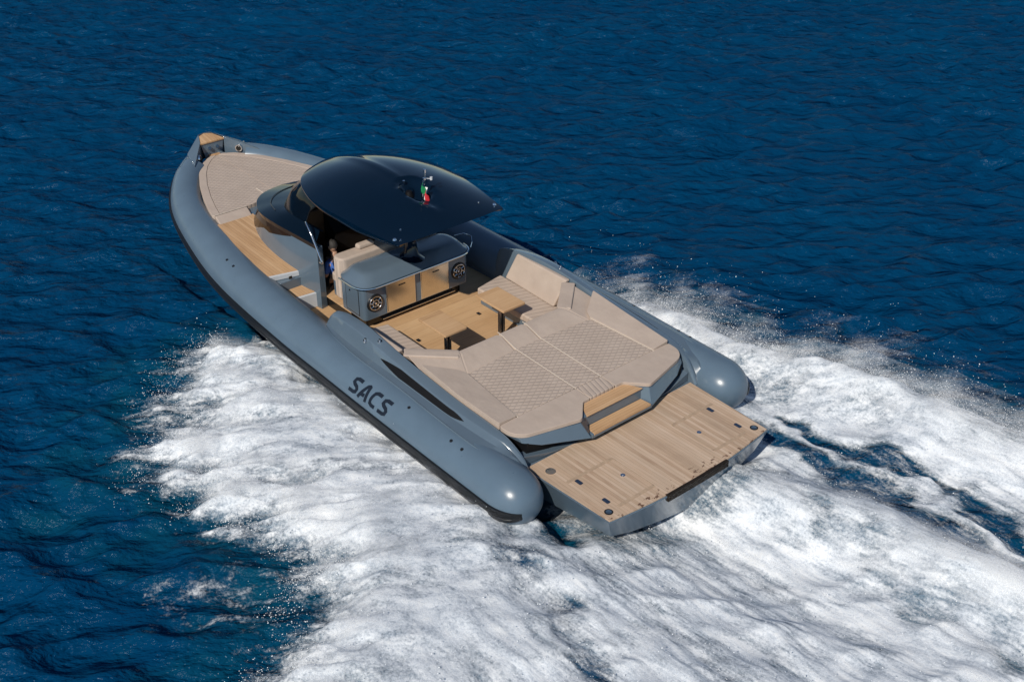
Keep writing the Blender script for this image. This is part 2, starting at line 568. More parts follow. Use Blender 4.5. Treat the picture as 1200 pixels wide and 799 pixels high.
# dark boarding-ladder slot let into the aft edge
sl_ = [(-0.112 - 0.03 + 0.012 * abs(y), y) for y in np.linspace(-0.60, 0.64, 7)]
MB().prism([(x + 0.05, y) for x, y in reversed(sl_)] + [(x - 0.004, y) for x, y in sl_], -0.095, 0.009).build('ladder_slot', M['slot'], platform)
for s in (1, -1):
    for x, y, r, mt in ((0.60, 0.79, 0.035, 'chrome'),):
        MB().cyl((x, y * s, 0.004), (0, 0, 1), r, 0.010, 20).cyl((x, y * s, 0.012), (0, 0, 1), r * .45, 0.006, 12).build('deck_light', M[mt], platform)
    for x, y in ((0.885, 1.362), (0.347, 1.361)):
        MB().prism(round_poly([(x - .062, y * s - .032), (x + .062, y * s - .032), (x + .062, y * s + .032), (x - .062, y * s + .032)], .02), .002, .010).build('hatch_latch', M['latch'], platform)
    c = MB().cyl((0.155, 1.50 * s, .003), (0, 0, 1), .062, .008, 24).build('deck_cap', M['dark'], platform)
    MB().cyl((0.155, 1.50 * s, .010), (0, 0, 1), .045, .004, 24, .03).build('cap_centre', M['steel'], c)
    # hatch joints in the planking
    def line(x0, y0, x1, y1, w=.010):
        d = Vector((x1 - x0, y1 - y0)).normalized()
        n = Vector((-d.y, d.x)) * w
        return [(x0 + n.x, y0 + n.y), (x1 + n.x, y1 + n.y), (x1 - n.x, y1 - n.y), (x0 - n.x, y0 - n.y)]
    jb = MB()
    for a in ((0.98, 0.62 * s, 0.98, 1.50 * s), (0.16, 0.62 * s, 0.16, 1.32 * s), (0.16, 0.62 * s, 0.98, 0.62 * s)):
        jb.prism(line(*a, w=.028 if a[0] == a[2] else .008), .0, .0085)
    jb.build('hatch_joint', simple('pale_teak_joint', (0.41, 0.295, 0.20), 0.6, var=.15, scale=14), platform, smooth=None)
MB().cyl((1.32, 1.50, .003), (0, 0, 1), .075, .010, 24).build('fuel_cap', M['steel'], platform)

# --- stern body under the sunpad
def sym(h):
    """half outline given from centre-aft outwards and forward -> closed outline"""
    return [(x, -y) for x, y in reversed(h)] + h if h[0][1] == 0 else [(x, -y) for x, y in reversed(h)] + list(h)
bt = [(1.60, -.57), (1.60, .57), (1.58, .72), (1.70, 1.40), (1.80, 1.66), (2.15, 1.73), (3.6, 1.76), (3.6, -1.76), (2.15, -1.73), (1.80, -1.66), (1.70, -1.40), (1.58, -.72)]
bz = [.375] * 12
bb = [(1.60, -.57), (1.60, .57), (1.40, .62), (1.62, 1.40), (1.76, 1.65), (2.15, 1.71), (3.6, 1.74), (3.6, -1.74), (2.15, -1.71), (1.76, -1.65), (1.62, -1.40), (1.40, -.62)]
bzb = [.12, .12, .12, .24, .31, .31, .31, .31, .31, .31, .24, .12]
sb = MB()
n = 12
sb.add([(p[0], p[1], bz[i]) for i, p in enumerate(bt)] + [(p[0], p[1], bzb[i]) for i, p in enumerate(bb)],
       [tuple(range(n)), tuple(range(2 * n - 1, n - 1, -1))] + [(i, (i + 1) % n, (i + 1) % n + n, i + n) for i in range(n)])
stern = sb.build('stern_body', M['gelcoat'], boat, smooth=20, bev=.012)
# ledge carrying the lower step
MB().prism([(1.40, -.62), (1.40, .62), (1.60, .60), (1.60, -.60)], .11, .182).build('step_ledge', M['gelcoat'], stern, bev=.01)
MB().prism([(1.395, -.585), (1.395, .585), (1.594, .565), (1.594, -.565)], .155, .197).build('step_tread', M['teak_step'], stern, bev=.006)
MB().prism([(1.575, -.575), (1.575, .575), (1.90, .405), (1.90, -.405)], .376, .395).build('step_tread', M['teak_step'], stern, bev=.005)
# lower transom and its dark air slots
MB().box(1.66, 3.0, -1.70, 1.70, -0.30, 0.02).build('lower_transom', M['gelcoat'], boat, bev=.01)
MB().prism([(1.72, -1.60), (1.66, -.6), (1.66, .6), (1.72, 1.60), (2.4, 1.62), (2.4, -1.62)], .022, .30).build('air_slot', M['matte_black'], boat)
for s in (1, -1):
    w = [(1.60, .75 * s, .0), (1.66, 1.70 * s, .0), (1.66, 1.70 * s, .16), (1.60, 1.20 * s, .055), (1.58, .75 * s, .012),
         (1.80, .75 * s, .0), (1.80, 1.70 * s, .0), (1.80, 1.70 * s, .16), (1.80, 1.20 * s, .055), (1.80, .75 * s, .012)]
    mesh('transom_wedge', w, [(0, 1, 2, 3, 4), (9, 8, 7, 6, 5), (0, 5, 6, 1), (1, 6, 7, 2), (2, 7, 8, 3), (3, 8, 9, 4), (4, 9, 5, 0)], M['gelcoat'], boat, smooth=20, bev=.006)

# --- sunpad cushions
pad = bpy.data.objects.new('sunpad', None)
COL.objects.link(pad)
pad.parent = boat
ZP = 0.375
def padz(x):
    return 0.435 + 0.03 * (x - 1.6)
def cushion(name, poly, mat, parent=pad, rr=.03, z0=ZP, ztop=None, bev=.03):
    poly = round_poly(poly, rr)
    zt = [(padz(p[0]) if ztop is None else ztop(*p)) for p in poly]
    return MB().prism(poly, z0, zt).build(name, mat, parent, bev=bev, seg=3, smooth=35)
for s in (1, -1):
    aft = mir([(1.535, .70), (1.835, .405), (1.835, .262), (2.155, .262), (2.16, 1.41), (2.15, 1.745), (1.92, 1.735), (1.76, 1.60)], s)
    cushion('aft_cushion', aft, M['fabric'], rr=[.05, .04, .02, .02, .01, .05, .12, .16])
    cushion('sun_cushion', mir([(2.165, .262), (2.165, 1.395), (3.45, 1.28), (3.52, .262)], s), M['quilt'])
    # side bolster rising forward
    bol = mir([(2.16, 1.405), (2.16, 1.745), (3.0, 1.785), (3.93, 1.79), (3.62, 1.36), (3.46, 1.285)], s)
    cushion('side_bolster', bol, M['fabric'], ztop=lambda x, y: (padz(x) + .012 + (.10 if x > 3.5 else .035) * max(0, (abs(y) - 1.36) / .42) + (.02 if x > 2.9 else 0)))
cushion('sun_cushion', [(2.165, -.255), (2.165, .255), (3.52, .255), (3.52, -.255)], M['quilt'])
cushion('aft_cushion', [(1.84, -.255), (1.84, .255), (2.158, .255), (2.158, -.255)], M['rib'])
def pip(pts, par=pad, r=.007, name='piping', mat='piping'):
    return MB().tube(pts, r, 8).build(name, M[mat], par)
for s in (1, -1):
    pip([(2.14, .258 * s, .452), (2.6, .258 * s, .466), (3.1, .258 * s, .482), (3.5, .258 * s, .497), (3.86, .258 * s, .592), (3.96, .258 * s, .598)])
    pip([(2.13, 1.40 * s, .452), (2.6, 1.36 * s, .468), (3.1, 1.315 * s, .485), (3.46, 1.28 * s, .50)])
# sloping sofa back that closes the sunpad forward, with its diagonal corners
def slab(name, a0, a1, b1, b0, th, mat, parent, bev=.03):
    """four corners of the visible face plus a thickness downwards/forward vector"""
    v = [Vector(p) for p in (a0, a1, b1, b0)]
    t = Vector(th)
    v += [p + t for p in v]
    return mesh(name, v, [(0, 1, 2, 3), (7, 6, 5, 4), (0, 4, 5, 1), (1, 5, 6, 2), (2, 6, 7, 3), (3, 7, 4, 0)], mat, parent, bev=bev, seg=3, smooth=35)
sofa = bpy.data.objects.new('cockpit_sofa', None)
COL.objects.link(sofa)
sofa.parent = boat
for y0, y1 in ((-1.08, -.262), (-.256, .256), (.262, 1.08)):
    e0 = 1.24 if y0 < -1 else -y0
    e1 = 1.24 if y1 > 1 else y1
    slab('sofa_back', (3.44, -e0 * 1.03, .455), (3.44, e1 * 1.03, .455), (3.84, y1, .585), (3.84, y0, .585), (.13, 0, -.02), M['fabric'], sofa)
    MB().box(3.83, 3.97, y0, y1, .12, .575).build('sofa_back', M['fabric'], sofa, bev=.04, seg=3)
for s in (1, -1):
    slab('sofa_back', (3.42, 1.27 * s, .45), (3.90, 1.80 * s, .50), (4.46, 1.74 * s, .60), (3.86, 1.085 * s, .588), (.13, -.08 * s, -.02), M['fabric'], sofa)
    slab('sofa_back', (3.88, 1.08 * s, .585), (4.47, 1.72 * s, .60), (4.62, 1.60 * s, .14), (4.02, 1.0 * s, .14), (-.10, .09 * s, 0), M['fabric'], sofa)
    # side seat back against the coaming and the seat
    slab('sofa_back', (4.50, 1.71 * s, .62), (5.80, 1.71 * s, .62), (5.95, 1.56 * s, .13), (4.60, 1.50 * s, .13), (0, .10 * s, -.01), M['fabric'], sofa)
    MB().prism([(x, y * s) for x, y in ((4.05, .96), (6.0, .96), (6.12, 1.60), (4.05, 1.60))], -.02, .12).build('sofa_seat', M['ribx'], sofa, bev=.035, seg=3)
    MB().prism([(x, y * s) for x, y in ((4.05, 1.0), (5.95, 1.0), (6.08, 1.66), (4.05, 1.66))], -.20, -.022).build('sofa_base', M['gelcoat'], sofa, bev=.01)
MB().box(3.98, 4.46, -.955, .955, -.02, .12).build('sofa_seat', M['ribx'], sofa, bev=.035, seg=3)
MB().box(3.98, 4.40, -.99, .99, -.20, -.022).build('sofa_base', M['gelcoat'], sofa, bev=.01)

# --- coamings between the tubes and the cushions
CS = [(6.44, (1.90, .24), (1.84, .25), (1.78, .26)), (6.33, (1.94, .31), (1.86, .455), (1.75, .50)), (6.12, (2.0, .335), (1.89, .545), (1.74, .595)), (5.85, (2.07, .35), (1.93, .605), (1.745, .65)), (5.4, (2.12, .355), (1.96, .64), (1.77, .69)),
      (4.85, (2.15, .36), (1.98, .62), (1.80, .665)), (4.0, (2.15, .355), (1.98, .53), (1.81, .575)), (3.0, (2.18, .335), (1.98, .45), (1.80, .485)),
      (2.2, (2.18, .31), (1.93, .40), (1.765, .425)), (1.86, (2.12, .27), (1.86, .33), (1.75, .35)), (1.62, (2.06, .22), (1.80, .17), (1.72, .18)), (1.50, (1.98, .10), (1.77, .0), (1.715, .0))]
def knee(A, B):
    return (min(A[0] - .01, B[0] + .085), A[1] + .03)
def coam_pts(s):
    out = []
    for x, A, B, C in CS:
        kn = knee(A, B)
        out.append([(x, 1.70 * s, -.25), (x, C[0] * s - .008 * s, C[1] - .05), (x, C[0] * s + .012 * s, C[1] - .006), (x, (B[0] + C[0]) / 2 * s, (B[1] + C[1]) / 2 + .010),
                    (x, (B[0] - .006) * s, B[1] + .004), (x, (B[0] + .006) * s, B[1] - .008), (x, ((B[0] + kn[0]) / 2 + .004) * s, (B[1] + kn[1]) / 2), (x, kn[0] * s, kn[1]), (x, (A[0] + .02) * s, A[1] + .022), (x, (A[0] + .05) * s, A[1] - .05)])
    # smooth along x
    res = []
    cols = [catmull([sec[j] for sec in out], 5) for j in range(len(out[0]))]
    return [[c[i] for c in cols] for i in range(len(cols[0]))]
for s in (1, -1):
    secs = coam_pts(s)
    cb = MB().loft(secs)
    cb.add(secs[0], [tuple(range(len(secs[0])))])
    cb.add(secs[-1], [tuple(range(len(secs[-1])))])
    co_ = cb.build('coaming', M['gelcoat'], boat, smooth=24)
    # long black vent slit on the outboard face
    def face(x, t):
        k = min(range(len(CS) - 1), key=lambda i: 0 if CS[i + 1][0] <= x <= CS[i][0] else 1)
        x0, A0, B0, _ = CS[k]
        x1, A1, B1, _ = CS[k + 1]
        q = (x - x0) / (x1 - x0)
        A = [A0[i] + (A1[i] - A0[i]) * q for i in (0, 1)]
        B = [B0[i] + (B1[i] - B0[i]) * q for i in (0, 1)]
        kn = knee(A, B)
        return ((kn[0] + (B[0] - kn[0]) * t + .010) * s, kn[1] + (B[1] - kn[1]) * t + .006)
    sv, nx = [], 24
    for i in range(nx + 1):
        q = i / nx
        x = 4.66 + (2.62 - 4.66) * q
        mid = .50
        hw = .40 * (min(1, q * 4) ** .8) * (min(1, (1 - q) * 9) ** .7)
        for t in (mid - hw, mid + hw * .9):
            y, z = face(x, t)
            sv.append((x, y, z))
    sv2 = [(x, y - .03 * s, z - .03) for x, y, z in sv]
    n2 = len(sv)
    ff = [(2 * i, 2 * i + 1, 2 * i + 3, 2 * i + 2) for i in range(nx)]
    ff += [(2 * i, 2 * i + 2, n2 + 2 * i + 2, n2 + 2 * i) for i in range(nx)] + [(2 * i + 1, n2 + 2 * i + 1, n2 + 2 * i + 3, 2 * i + 3) for i in range(nx)]
    mesh('vent_slit', sv + sv2, ff, M['matte_black'], co_, smooth=40)
    # seam bead where coaming meets the tube
    pip([(sec[8][0], sec[8][1] + .02 * s, sec[8][2] - .004) for sec in secs[4:]], co_, .014, 'seam_bead', 'gelcoat')
    for x, y, z in ((4.853, 1.895, .655), (5.10, 2.00, .60)):
        MB().cyl((x, y * s, z - .02), (0, 0, 1), .035, .03, 16).cyl((x, y * s, z + .008), (0, 0, 1), .018, .035, 12).build('cleat', M['chrome'], co_)
    lm = [(2.80, 1.86, .44), (2.80, 1.90, .425), (2.48, 1.90, .40), (2.48, 1.855, .415)]
    mesh('cleat_plate', [(x, y * s, z + .022) for x, y, z in lm] + [(x, y * s, z - .02) for x, y, z in lm], [(0, 1, 2, 3), (7, 6, 5, 4), (0, 4, 5, 1), (1, 5, 6, 2), (2, 6, 7, 3), (3, 7, 4, 0)], M['plate_blue'], co_, bev=.006)  # pop-up cleat plate, not a lamp; the blue is a painted reflection

# --- decks
MB().prism([(3.9, -1.74), (8.3, -1.80), (8.3, 1.80), (3.9, 1.74)], -.26, -.20).build('cockpit_sole', M['teak'], boat, smooth=None)
for x, y in ((5.79, .094), (5.654, .595), (5.697, -.752)):
    MB().prism(round_poly([(x - .045, y - .03), (x + .045, y - .03), (x + .045, y + .03), (x - .045, y + .03)], .015), -.205, -.192).build('sole_fitting', M['dark'], boat)
hd = MB().box(6.9, 10.0, -1.10, 1.10, -.20, -.025).build('helm_deck', M['dark'], boat)
MB().box(6.9, 9.9, -1.115, 1.115, -.024, .0).build('teak_panel', M['teak'], hd, bev=.006)
for s in (1, -1):
    # inner liner of the side deck, the bulwark and two steps down
    wl = [(x, (AXP[1] - .40) * s, AXP[2]) for AXP in AX[::3] for x in (AXP[0],) if 6.2 < x < 11]
    MB().loft([[(x, y, -.26), (x, y, z - .02), (x, y + .05 * s, z + .13)] for x, y, z in wl]).build('bulwark', M['gelcoat'], boat, smooth=40)
    def dy(x):
        k = int(np.argmin([abs(p[0] - x) for p in AX]))
        return AX[k][1]
    deck = [(8.16, 1.25), (10.66, .80)] + [(x, dy(x) - .16) for x in (10.66, 10.2, 9.7, 9.2, 8.6)] + [(8.32, 1.92)]
    zdk = [.365, .44, .44, .43, .415, .40, .38, .365]
    sd = MB().prism(mir(deck, s), [z - .10 for z in zdk], [z - .008 for z in zdk]).build('side_deck', M['white'], boat, bev=.008)
    tk2 = [(8.20, 1.28), (10.64, .82)] + [(x, dy(x) - .165) for x in (10.64, 10.2, 9.7, 9.2, 8.6)] + [(8.36, 1.90)]
    MB().prism(mir(tk2, s), [z - .02 for z in zdk], zdk).build('teak_panel', M['teak_long'], sd, smooth=None)
    MB().box(8.14, 9.0, min(1.2 * s, 1.9 * s), max(1.2 * s, 1.9 * s), -.24, .26).build('side_deck_riser', M['gelcoat'], boat, bev=.01)
    st = MB().prism(mir([(7.74, 1.26), (8.15, 1.26), (8.15, 1.85), (7.80, 1.85)], s), -.20, .085).build('deck_step', M['white'], boat, bev=.012)
    MB().prism(mir([(7.78, 1.28), (8.13, 1.28), (8.13, 1.83), (7.85, 1.83)], s), .07, .096).build('teak_panel', M['teak_long'], st, smooth=None)
    MB().box(8.128, 8.142, *sorted((1.50 * s, 1.56 * s)), .29, .34).build('latch', M['dark'], sd)

# --- foredeck and its sunpad
fp = [(10.60, 1.58), (11.0, 1.50), (11.3, 1.42), (11.82, 1.25), (12.4, 1.02), (12.9, .77), (13.2, .58), (13.45, .36), (13.60, .14)]
fdk = [(x, y) for x, y in fp]
MB().prism(fdk + mir(fdk, -1)[::-1], .05, .40).build('foredeck', M['gelcoat'], boat)
fpad = bpy.data.objects.new('bow_sunpad', None)
COL.objects.link(fpad)
fpad.parent = boat
def offs(P, d):
    return [(x - .25 * d, max(.02, y - d)) for x, y in P]
inn = offs(fp, .15)
def fz(x):
    return .478 + .012 * (x - 10.9)
cutf = [(11.02, .02), (10.97, .42), (10.80, .70), (10.62, .84)]
for s in (1, -1):
    ring = fp[1:] + inn[1:][::-1]
    poly = mir([(10.94, 1.48)] + fp[1:] + [(x, y) for x, y in inn[::-1] if x > 10.9] + [(10.94, 1.32)], s)
    MB().prism(poly, .39, [fz(p[0]) for p in poly]).build('border_cushion', M['fabric'], fpad, bev=.022, seg=3)
    q = mir([(10.95, .80), (10.95, 1.315)] + [(x, y - .006) for x, y in inn if x > 10.96] + [(13.56, .004), (11.06, .004), (11.0, .42)], s)
    MB().prism(q, .39, [fz(p[0]) - .002 for p in q]).build('quilted_cushion', M['quilt'], fpad, bev=.02, seg=2)
    a = mir([(10.60, .86), (10.60, 1.545), (10.935, 1.475), (10.935, .78)], s)
    MB().prism(a, .38, [.44, .44, .482, .482]).build('border_cushion', M['fabric'], fpad, bev=.022, seg=3)
    pip([(10.94, .80 * s, .483), (10.94, 1.47 * s, .483)], fpad, .008)
pip([(11.25, .22, fz(11.25) + .004), (11.55, .22, fz(11.5) + .004)], fpad, .008)

# --- bow nose: moulded wings that carry the tube line round the stem, locker, teak cap
TN = .305
fr_n = [f for f in FR_P if f[0][0] > 13.18]
for s in (1, -1):
    secs = []
    for i, (p, o, u, t) in enumerate(fr_n):
        q = i / (len(fr_n) - 1)
        lift = -.035 + .06 * q * q
        pts = []
        for a in np.linspace(-100, 62, 14):
            r = TN + .006
            pts.append(p + r * (math.cos(rad(a)) * o + math.sin(rad(a)) * u))
        top_ = p + (.05 * o) + (TN + .012 + lift) * u
        pts.append(p + (.17 * o) + (TN - .025 + lift * .5) * u)
        pts.append(top_)
        pts.append(p + .04 * o + (TN + lift - .03) * u)
        pts.append(p + .04 * o + (.0) * u)
        pts = [np.array((v[0], max(0.0, v[1]), v[2])) * (1, s, 1) for v in pts]
        secs.append(pts)
    nb = MB().loft(secs)
    nb.add(secs[0], [tuple(range(len(secs[0])))])
    nose = nb.build('bow_wing', M['gelcoat'], boat, smooth=40)
    p, o, u, t = fr_n[len(fr_n) // 2]
    c = np.array((13.44, .47 * s, .585))
    n = np.array((-.60, -.80 * s, .04))
    MB().cyl(c, n, .085, .035, 24, .078).build('bow_light', M['chrome'], nose)
    MB().cyl(c + n * .03, n, .055, .014, 20).build('lens', M['dark'], nose)
    for k in (.25, .6):
        p, o, u, t = fr_n[int(k * (len(fr_n) - 1))]
        MB().cyl((p + .12 * o + .27 * u) * (1, s, 1), (0, .4 * s, 1), .018, .03, 12).build('stud', M['chrome'], nose)
for s in (1, -1):
    A_, B_, C_, D_ = (13.71, .275, .805), (14.03, .15, .85), (13.68, .60, .665), (13.10, .745, .615)
    E_, F_ = (13.72, .265, .36), (13.14, .70, .36)
    G_ = (14.06, .0, .86)
    v = mir([A_, B_, C_, D_, E_, F_, G_, (14.05, 0, .5), (14.0, .25, .5), (13.62, .70, .45), (13.1, .80, .45)], s)
    mesh('bow_plate', v, [(0, 1, 2), (0, 2, 3), (0, 3, 5, 4), (1, 6, 7, 8), (1, 8, 9, 2), (2, 9, 10, 3)], M['gelcoat'], boat, smooth=20, bev=.012)
lock = mesh('anchor_locker', [(13.70, .17, .34), (13.70, -.17, .34), (13.72, -.265, .765), (13.72, .265, .765), (14.0, .10, .34), (14.0, -.10, .34), (13.97, -.16, .80), (13.97, .16, .80)],
            [(0, 1, 2, 3), (4, 7, 6, 5), (0, 3, 7, 4), (1, 5, 6, 2), (3, 2, 6, 7)], M['gelcoat'], boat, smooth=20)
for y in (.09, -.09):
    MB().cyl((13.715, y, .64), (-1, 0, .2), .035, .05, 16).build('stud', M['chrome'], lock)
MB().prism([(13.70, .285), (13.70, -.285), (13.99, -.15), (14.06, .0), (13.99, .15)], [.745, .745, .78, .79, .78], [.79, .79, .840, .85, .840]).build('teak_cap', M['teak_long'], lock, bev=.012)
MB().prism([(13.60, .12), (13.60, -.12), (13.70, -.12), (13.70, .12)], .42, .50).build('teak_step', M['teak_long'], lock, bev=.008)

# --- wet bar behind the helm seats
bar = MB().prism(round_poly([(6.45, -1.12), (6.45, 1.12), (7.15, 1.12), (7.15, -1.12)], [.08, .08, .05, .05]), .0, .60).build('wet_bar', M['gelcoat'], boat, bev=.012, smooth=35)
MB().box(6.58, 7.12, -1.02, 1.02, -.20, .0).build('plinth', M['dark'], bar)
MB().box(6.50, 6.575, -.86, .72, -.125, -.105).build('foot_rail', M['steel'], bar, bev=.006)
lid = MB()
ring = lambda i, z: [(x, y, z) for x, y in round_poly([(6.36 + i, -1.19 + i), (6.36 + i, 1.19 - i), (7.22 - i, 1.19 - i), (7.22 - i, -1.19 + i)], [.34 - i * .6] * 4, 6)]
lid.loft([ring(.04, .60), ring(.0, .625), ring(.0, .66), ring(.05, .70), ring(.14, .80), ring(.20, .825), ring(.26, .832)], closed=True, caps=True)
lid.build('bar_top', M['gelcoat'], bar, smooth=45)
rl = round_poly([(6.34, -1.21), (6.34, 1.21), (7.10, 1.21), (7.10, -1.21)], [.35, .35, .05, .05], 8)
MB().tube([(x, y, .64) for x, y in rl[:-8] if x < 7.06] , .016, 8).build('trim_rail', M['chrome'], bar)
pip([(6.95, -1.22, .70), (6.75, -1.28, .80), (6.55, -1.28, .82), (6.45, -1.22, .76), (6.44, -1.18, .68)], bar, .013, 'grab_rail', 'chrome')
for y0, y1 in ((.075, .655), (-.655, -.075)):
    MB().box(6.434, 6.45, y0 - .018, y1 + .018, .025, .575).build('door_frame', M['chrome'], bar, bev=.004)
    d = MB().box(6.424, 6.436, y0, y1, .045, .558).build('cabinet_door', M['steel'], bar, bev=.004)
    MB().box(6.416, 6.426, y0 + .20, y1 - .24, .470, .488).build('handle', M['dark'], d, bev=.003)
for s in (1, -1):
    c = (6.452, .90 * s, .30)
    sp = MB().cyl(c, (-1, 0, 0), .165, .022, 32, .155).build('speaker', M['rubber'], bar)
    gb = MB()
    for r in (.125, .06):
        gb.tube([(6.424, .90 * s + r * math.cos(q), .30 + r * math.sin(q)) for q in np.linspace(0, 2 * math.pi, 25)], .008, 6)
    for k in range(8):
        q = k * math.pi / 4
        gb.tube([(6.424, .90 * s + r * math.cos(q + dq), .30 + r * math.sin(q + dq)) for r, dq in ((.06, 0), (.09, .18), (.125, .25))], .008, 6)
    gb.cyl((6.43, .90 * s, .30), (-1, 0, 0), .030, .02, 16, .02)
    gb.build('grille', M['chrome'], sp)
    pl = [(6.62, 1.124 * s), (6.98, 1.124 * s)]
    fr = MB()
    for a in ((6.60, 6.615, .05, .56), (6.985, 7.0, .05, .56), (6.60, 7.0, .05, .065), (6.60, 7.0, .545, .56)):
        fr.box(a[0], a[1], *sorted((1.118 * s, 1.1235 * s)), a[2], a[3])
    pnl = MB().box(6.615, 6.985, *sorted((1.118 * s, 1.126 * s)), .065, .545).build('locker_door', M['gelcoat'], bar)
    fr.build('joint', M['dark'], pnl, smooth=None)
    MB().cyl((6.86, 1.126 * s, .46), (0, s, 0), .018, .006, 12).build('lock', M['dark'], pnl)
# helm seat on the forward side of the bar
seat = bpy.data.objects.new('helm_seat', None)
COL.objects.link(seat)
seat.parent = boat
MB().box(7.23, 7.62, -1.0, .98, .0, .30).build('seat_base', M['gelcoat'], seat, bev=.02)
MB().prism(round_poly([(7.40, -1.0), (7.40, 1.0), (7.65, 1.0), (7.65, -1.0)], .08), .30, .45).build('seat_cushion', M['fabric'], seat, bev=.04, seg=3)
MB().prism(round_poly([(7.165, -1.03), (7.165, 1.08), (7.46, 1.08), (7.46, -1.03)], .13), .08, .88).build('seat_back', M['fabric'], seat, bev=.07, seg=4)
for y0, y1 in ((.28, .62), (-.62, -.28)):
    MB().box(7.28, 7.42, y0, y1, .87, .97).build('head_rest', M['fabric'], seat, bev=.045, seg=4)

# --- tables
for y0, y1, px, py in ((-.935, -.452, 4.80, -.52), (.318, .770, 4.80, .62)):
    tb = bpy.data.objects.new('table', None)
    COL.objects.link(tb)
    tb.parent = boat
    MB().prism(round_poly([(4.665, y0), (5.40, y0), (5.40, y1), (4.665, y1)], .02), .365, .405).build('table_top', M['teak_table'], tb, bev=.006)
    MB().box(4.74, 5.15, y0 + .12, y1 - .12, .335, .364).build('bracket', M['gelcoat'], tb, bev=.006)
    MB().box(4.77, 4.83, py - .055, py - .02, -.19, .335).box(4.77, 4.83, py + .02, py + .055, -.19, .335).build('pedestal', M['chrome'], tb, bev=.006)
    MB().box(4.785, 4.815, py - .02, py + .02, -.19, .30).build('pedestal_core', M['matte_black'], tb)
    MB().cyl((4.80, py, -.20), (0, 0, 1), .10, .014, 24).build('foot_plate', M['steel'], tb)

# --- helm console, visor and windscreen
base = [(7.62, 1.25), (8.2, 1.335), (9.0, 1.335), (9.7, 1.235), (10.3, 1.02), (10.7, .76), (10.95, .42), (11.04, 0)]
top = [(7.70, 1.20, .95), (8.2, 1.225, .945), (9.0, 1.205, .885), (9.7, 1.095, .79), (10.2, .90, .715), (10.55, .68, .68), (10.77, .38, .665), (10.86, 0, .66)]
def full(h):
    h = catmull([tuple(p) for p in h], 5)
    h = [tuple(p) for p in h]
    return h + [(p[0], -p[1], p[2]) for p in reversed(h[:-1])]
b3 = full([(x, y, -.24) for x, y in base])
b4 = full([(x, y, .36) for x, y in base])
t3 = full(top)
tm = [tuple(a * .35 + b * .65 for a, b in zip(p, q)) for p, q in zip(b4, t3)]
cons = MB().loft([b3, b4, tm, t3])
inner = [(p[0] + .02, p[1] * .90, p[2]) for p in t3]
innb = [(p[0] + .02, p[1] * .90, p[2]) for p in b3]
cons.loft([t3, inner, innb])
m_ = len(b3)
for idx in (0, m_ - 1):
    cons.add([b3[idx], b4[idx], tm[idx], t3[idx], inner[idx], innb[idx]], [(0, 1, 2, 3, 4, 5)])
console = cons.build('console', M['gelcoat'], boat, smooth=35)
r0 = full([(x + .01, y + (.02 if y else 0), z - .015) for x, y, z in top])
r1 = full([(x + .03 * (x > 9.5), y + (.035 if y else 0), z + .07) for x, y, z in top])
r2 = full([(7.74, 1.13, 1.13), (8.2, 1.14, 1.12), (9.0, 1.09, 1.05), (9.6, .94, .965), (9.98, .76, .90), (10.25, .53, .865), (10.40, .28, .85), (10.46, 0, .845)])
r3 = full([(7.86, 1.02, 1.17), (8.25, 1.02, 1.165), (8.95, .965, 1.10), (9.38, .82, 1.03), (9.68, .62, .985), (9.86, .40, .965), (9.94, .2, .96), (9.96, 0, .958)])
vis = MB().loft([r0, r1, r2, r3])
r3i = [(p[0] - .04, p[1] * .92, p[2] - .04) for p in r3]
vis.loft([r3, r3i])
visor = vis.build('visor', M['visor'], console, smooth=50)
pip([tuple(Vector(p) + Vector((.01, 0, .004))) for p in full([(9.4, 1.0, 1.0), (9.85, .84, .93), (10.18, .60, .88), (10.36, .32, .86), (10.43, 0, .853)])], console, .007, 'visor_joint', 'dark')
wsb = full([(8.30, 1.015, 1.16), (8.6, .995, 1.135), (8.95, .962, 1.10), (9.38, .818, 1.03), (9.68, .618, .985), (9.86, .398, .965), (9.94, .198, .96), (9.96, 0, .958)])
wst = full([(8.02, .90, 1.58), (8.25, .875, 1.62), (8.5, .82, 1.65), (8.75, .70, 1.67), (8.92, .54, 1.68), (9.02, .35, 1.69), (9.06, .18, 1.695), (9.07, 0, 1.70)])
wsm = [tuple((a + b) / 2 + o for a, b, o in zip(p, q, (.06 if p[0] > 9 else .02, .03 * np.sign(p[1]), .05))) for p, q in zip(wsb, wst)]
ws = MB().loft([wsb, wsm, wst]).build('windscreen', M['windscreen'], console, smooth=60)
pip(wst, ws, .014, 'frame', 'matte_black')
pip([wsb[0], wsm[0], wst[0]], ws, .014, 'frame', 'matte_black')
pip([wsb[-1], wsm[-1], wst[-1]], ws, .014, 'frame', 'matte_black')
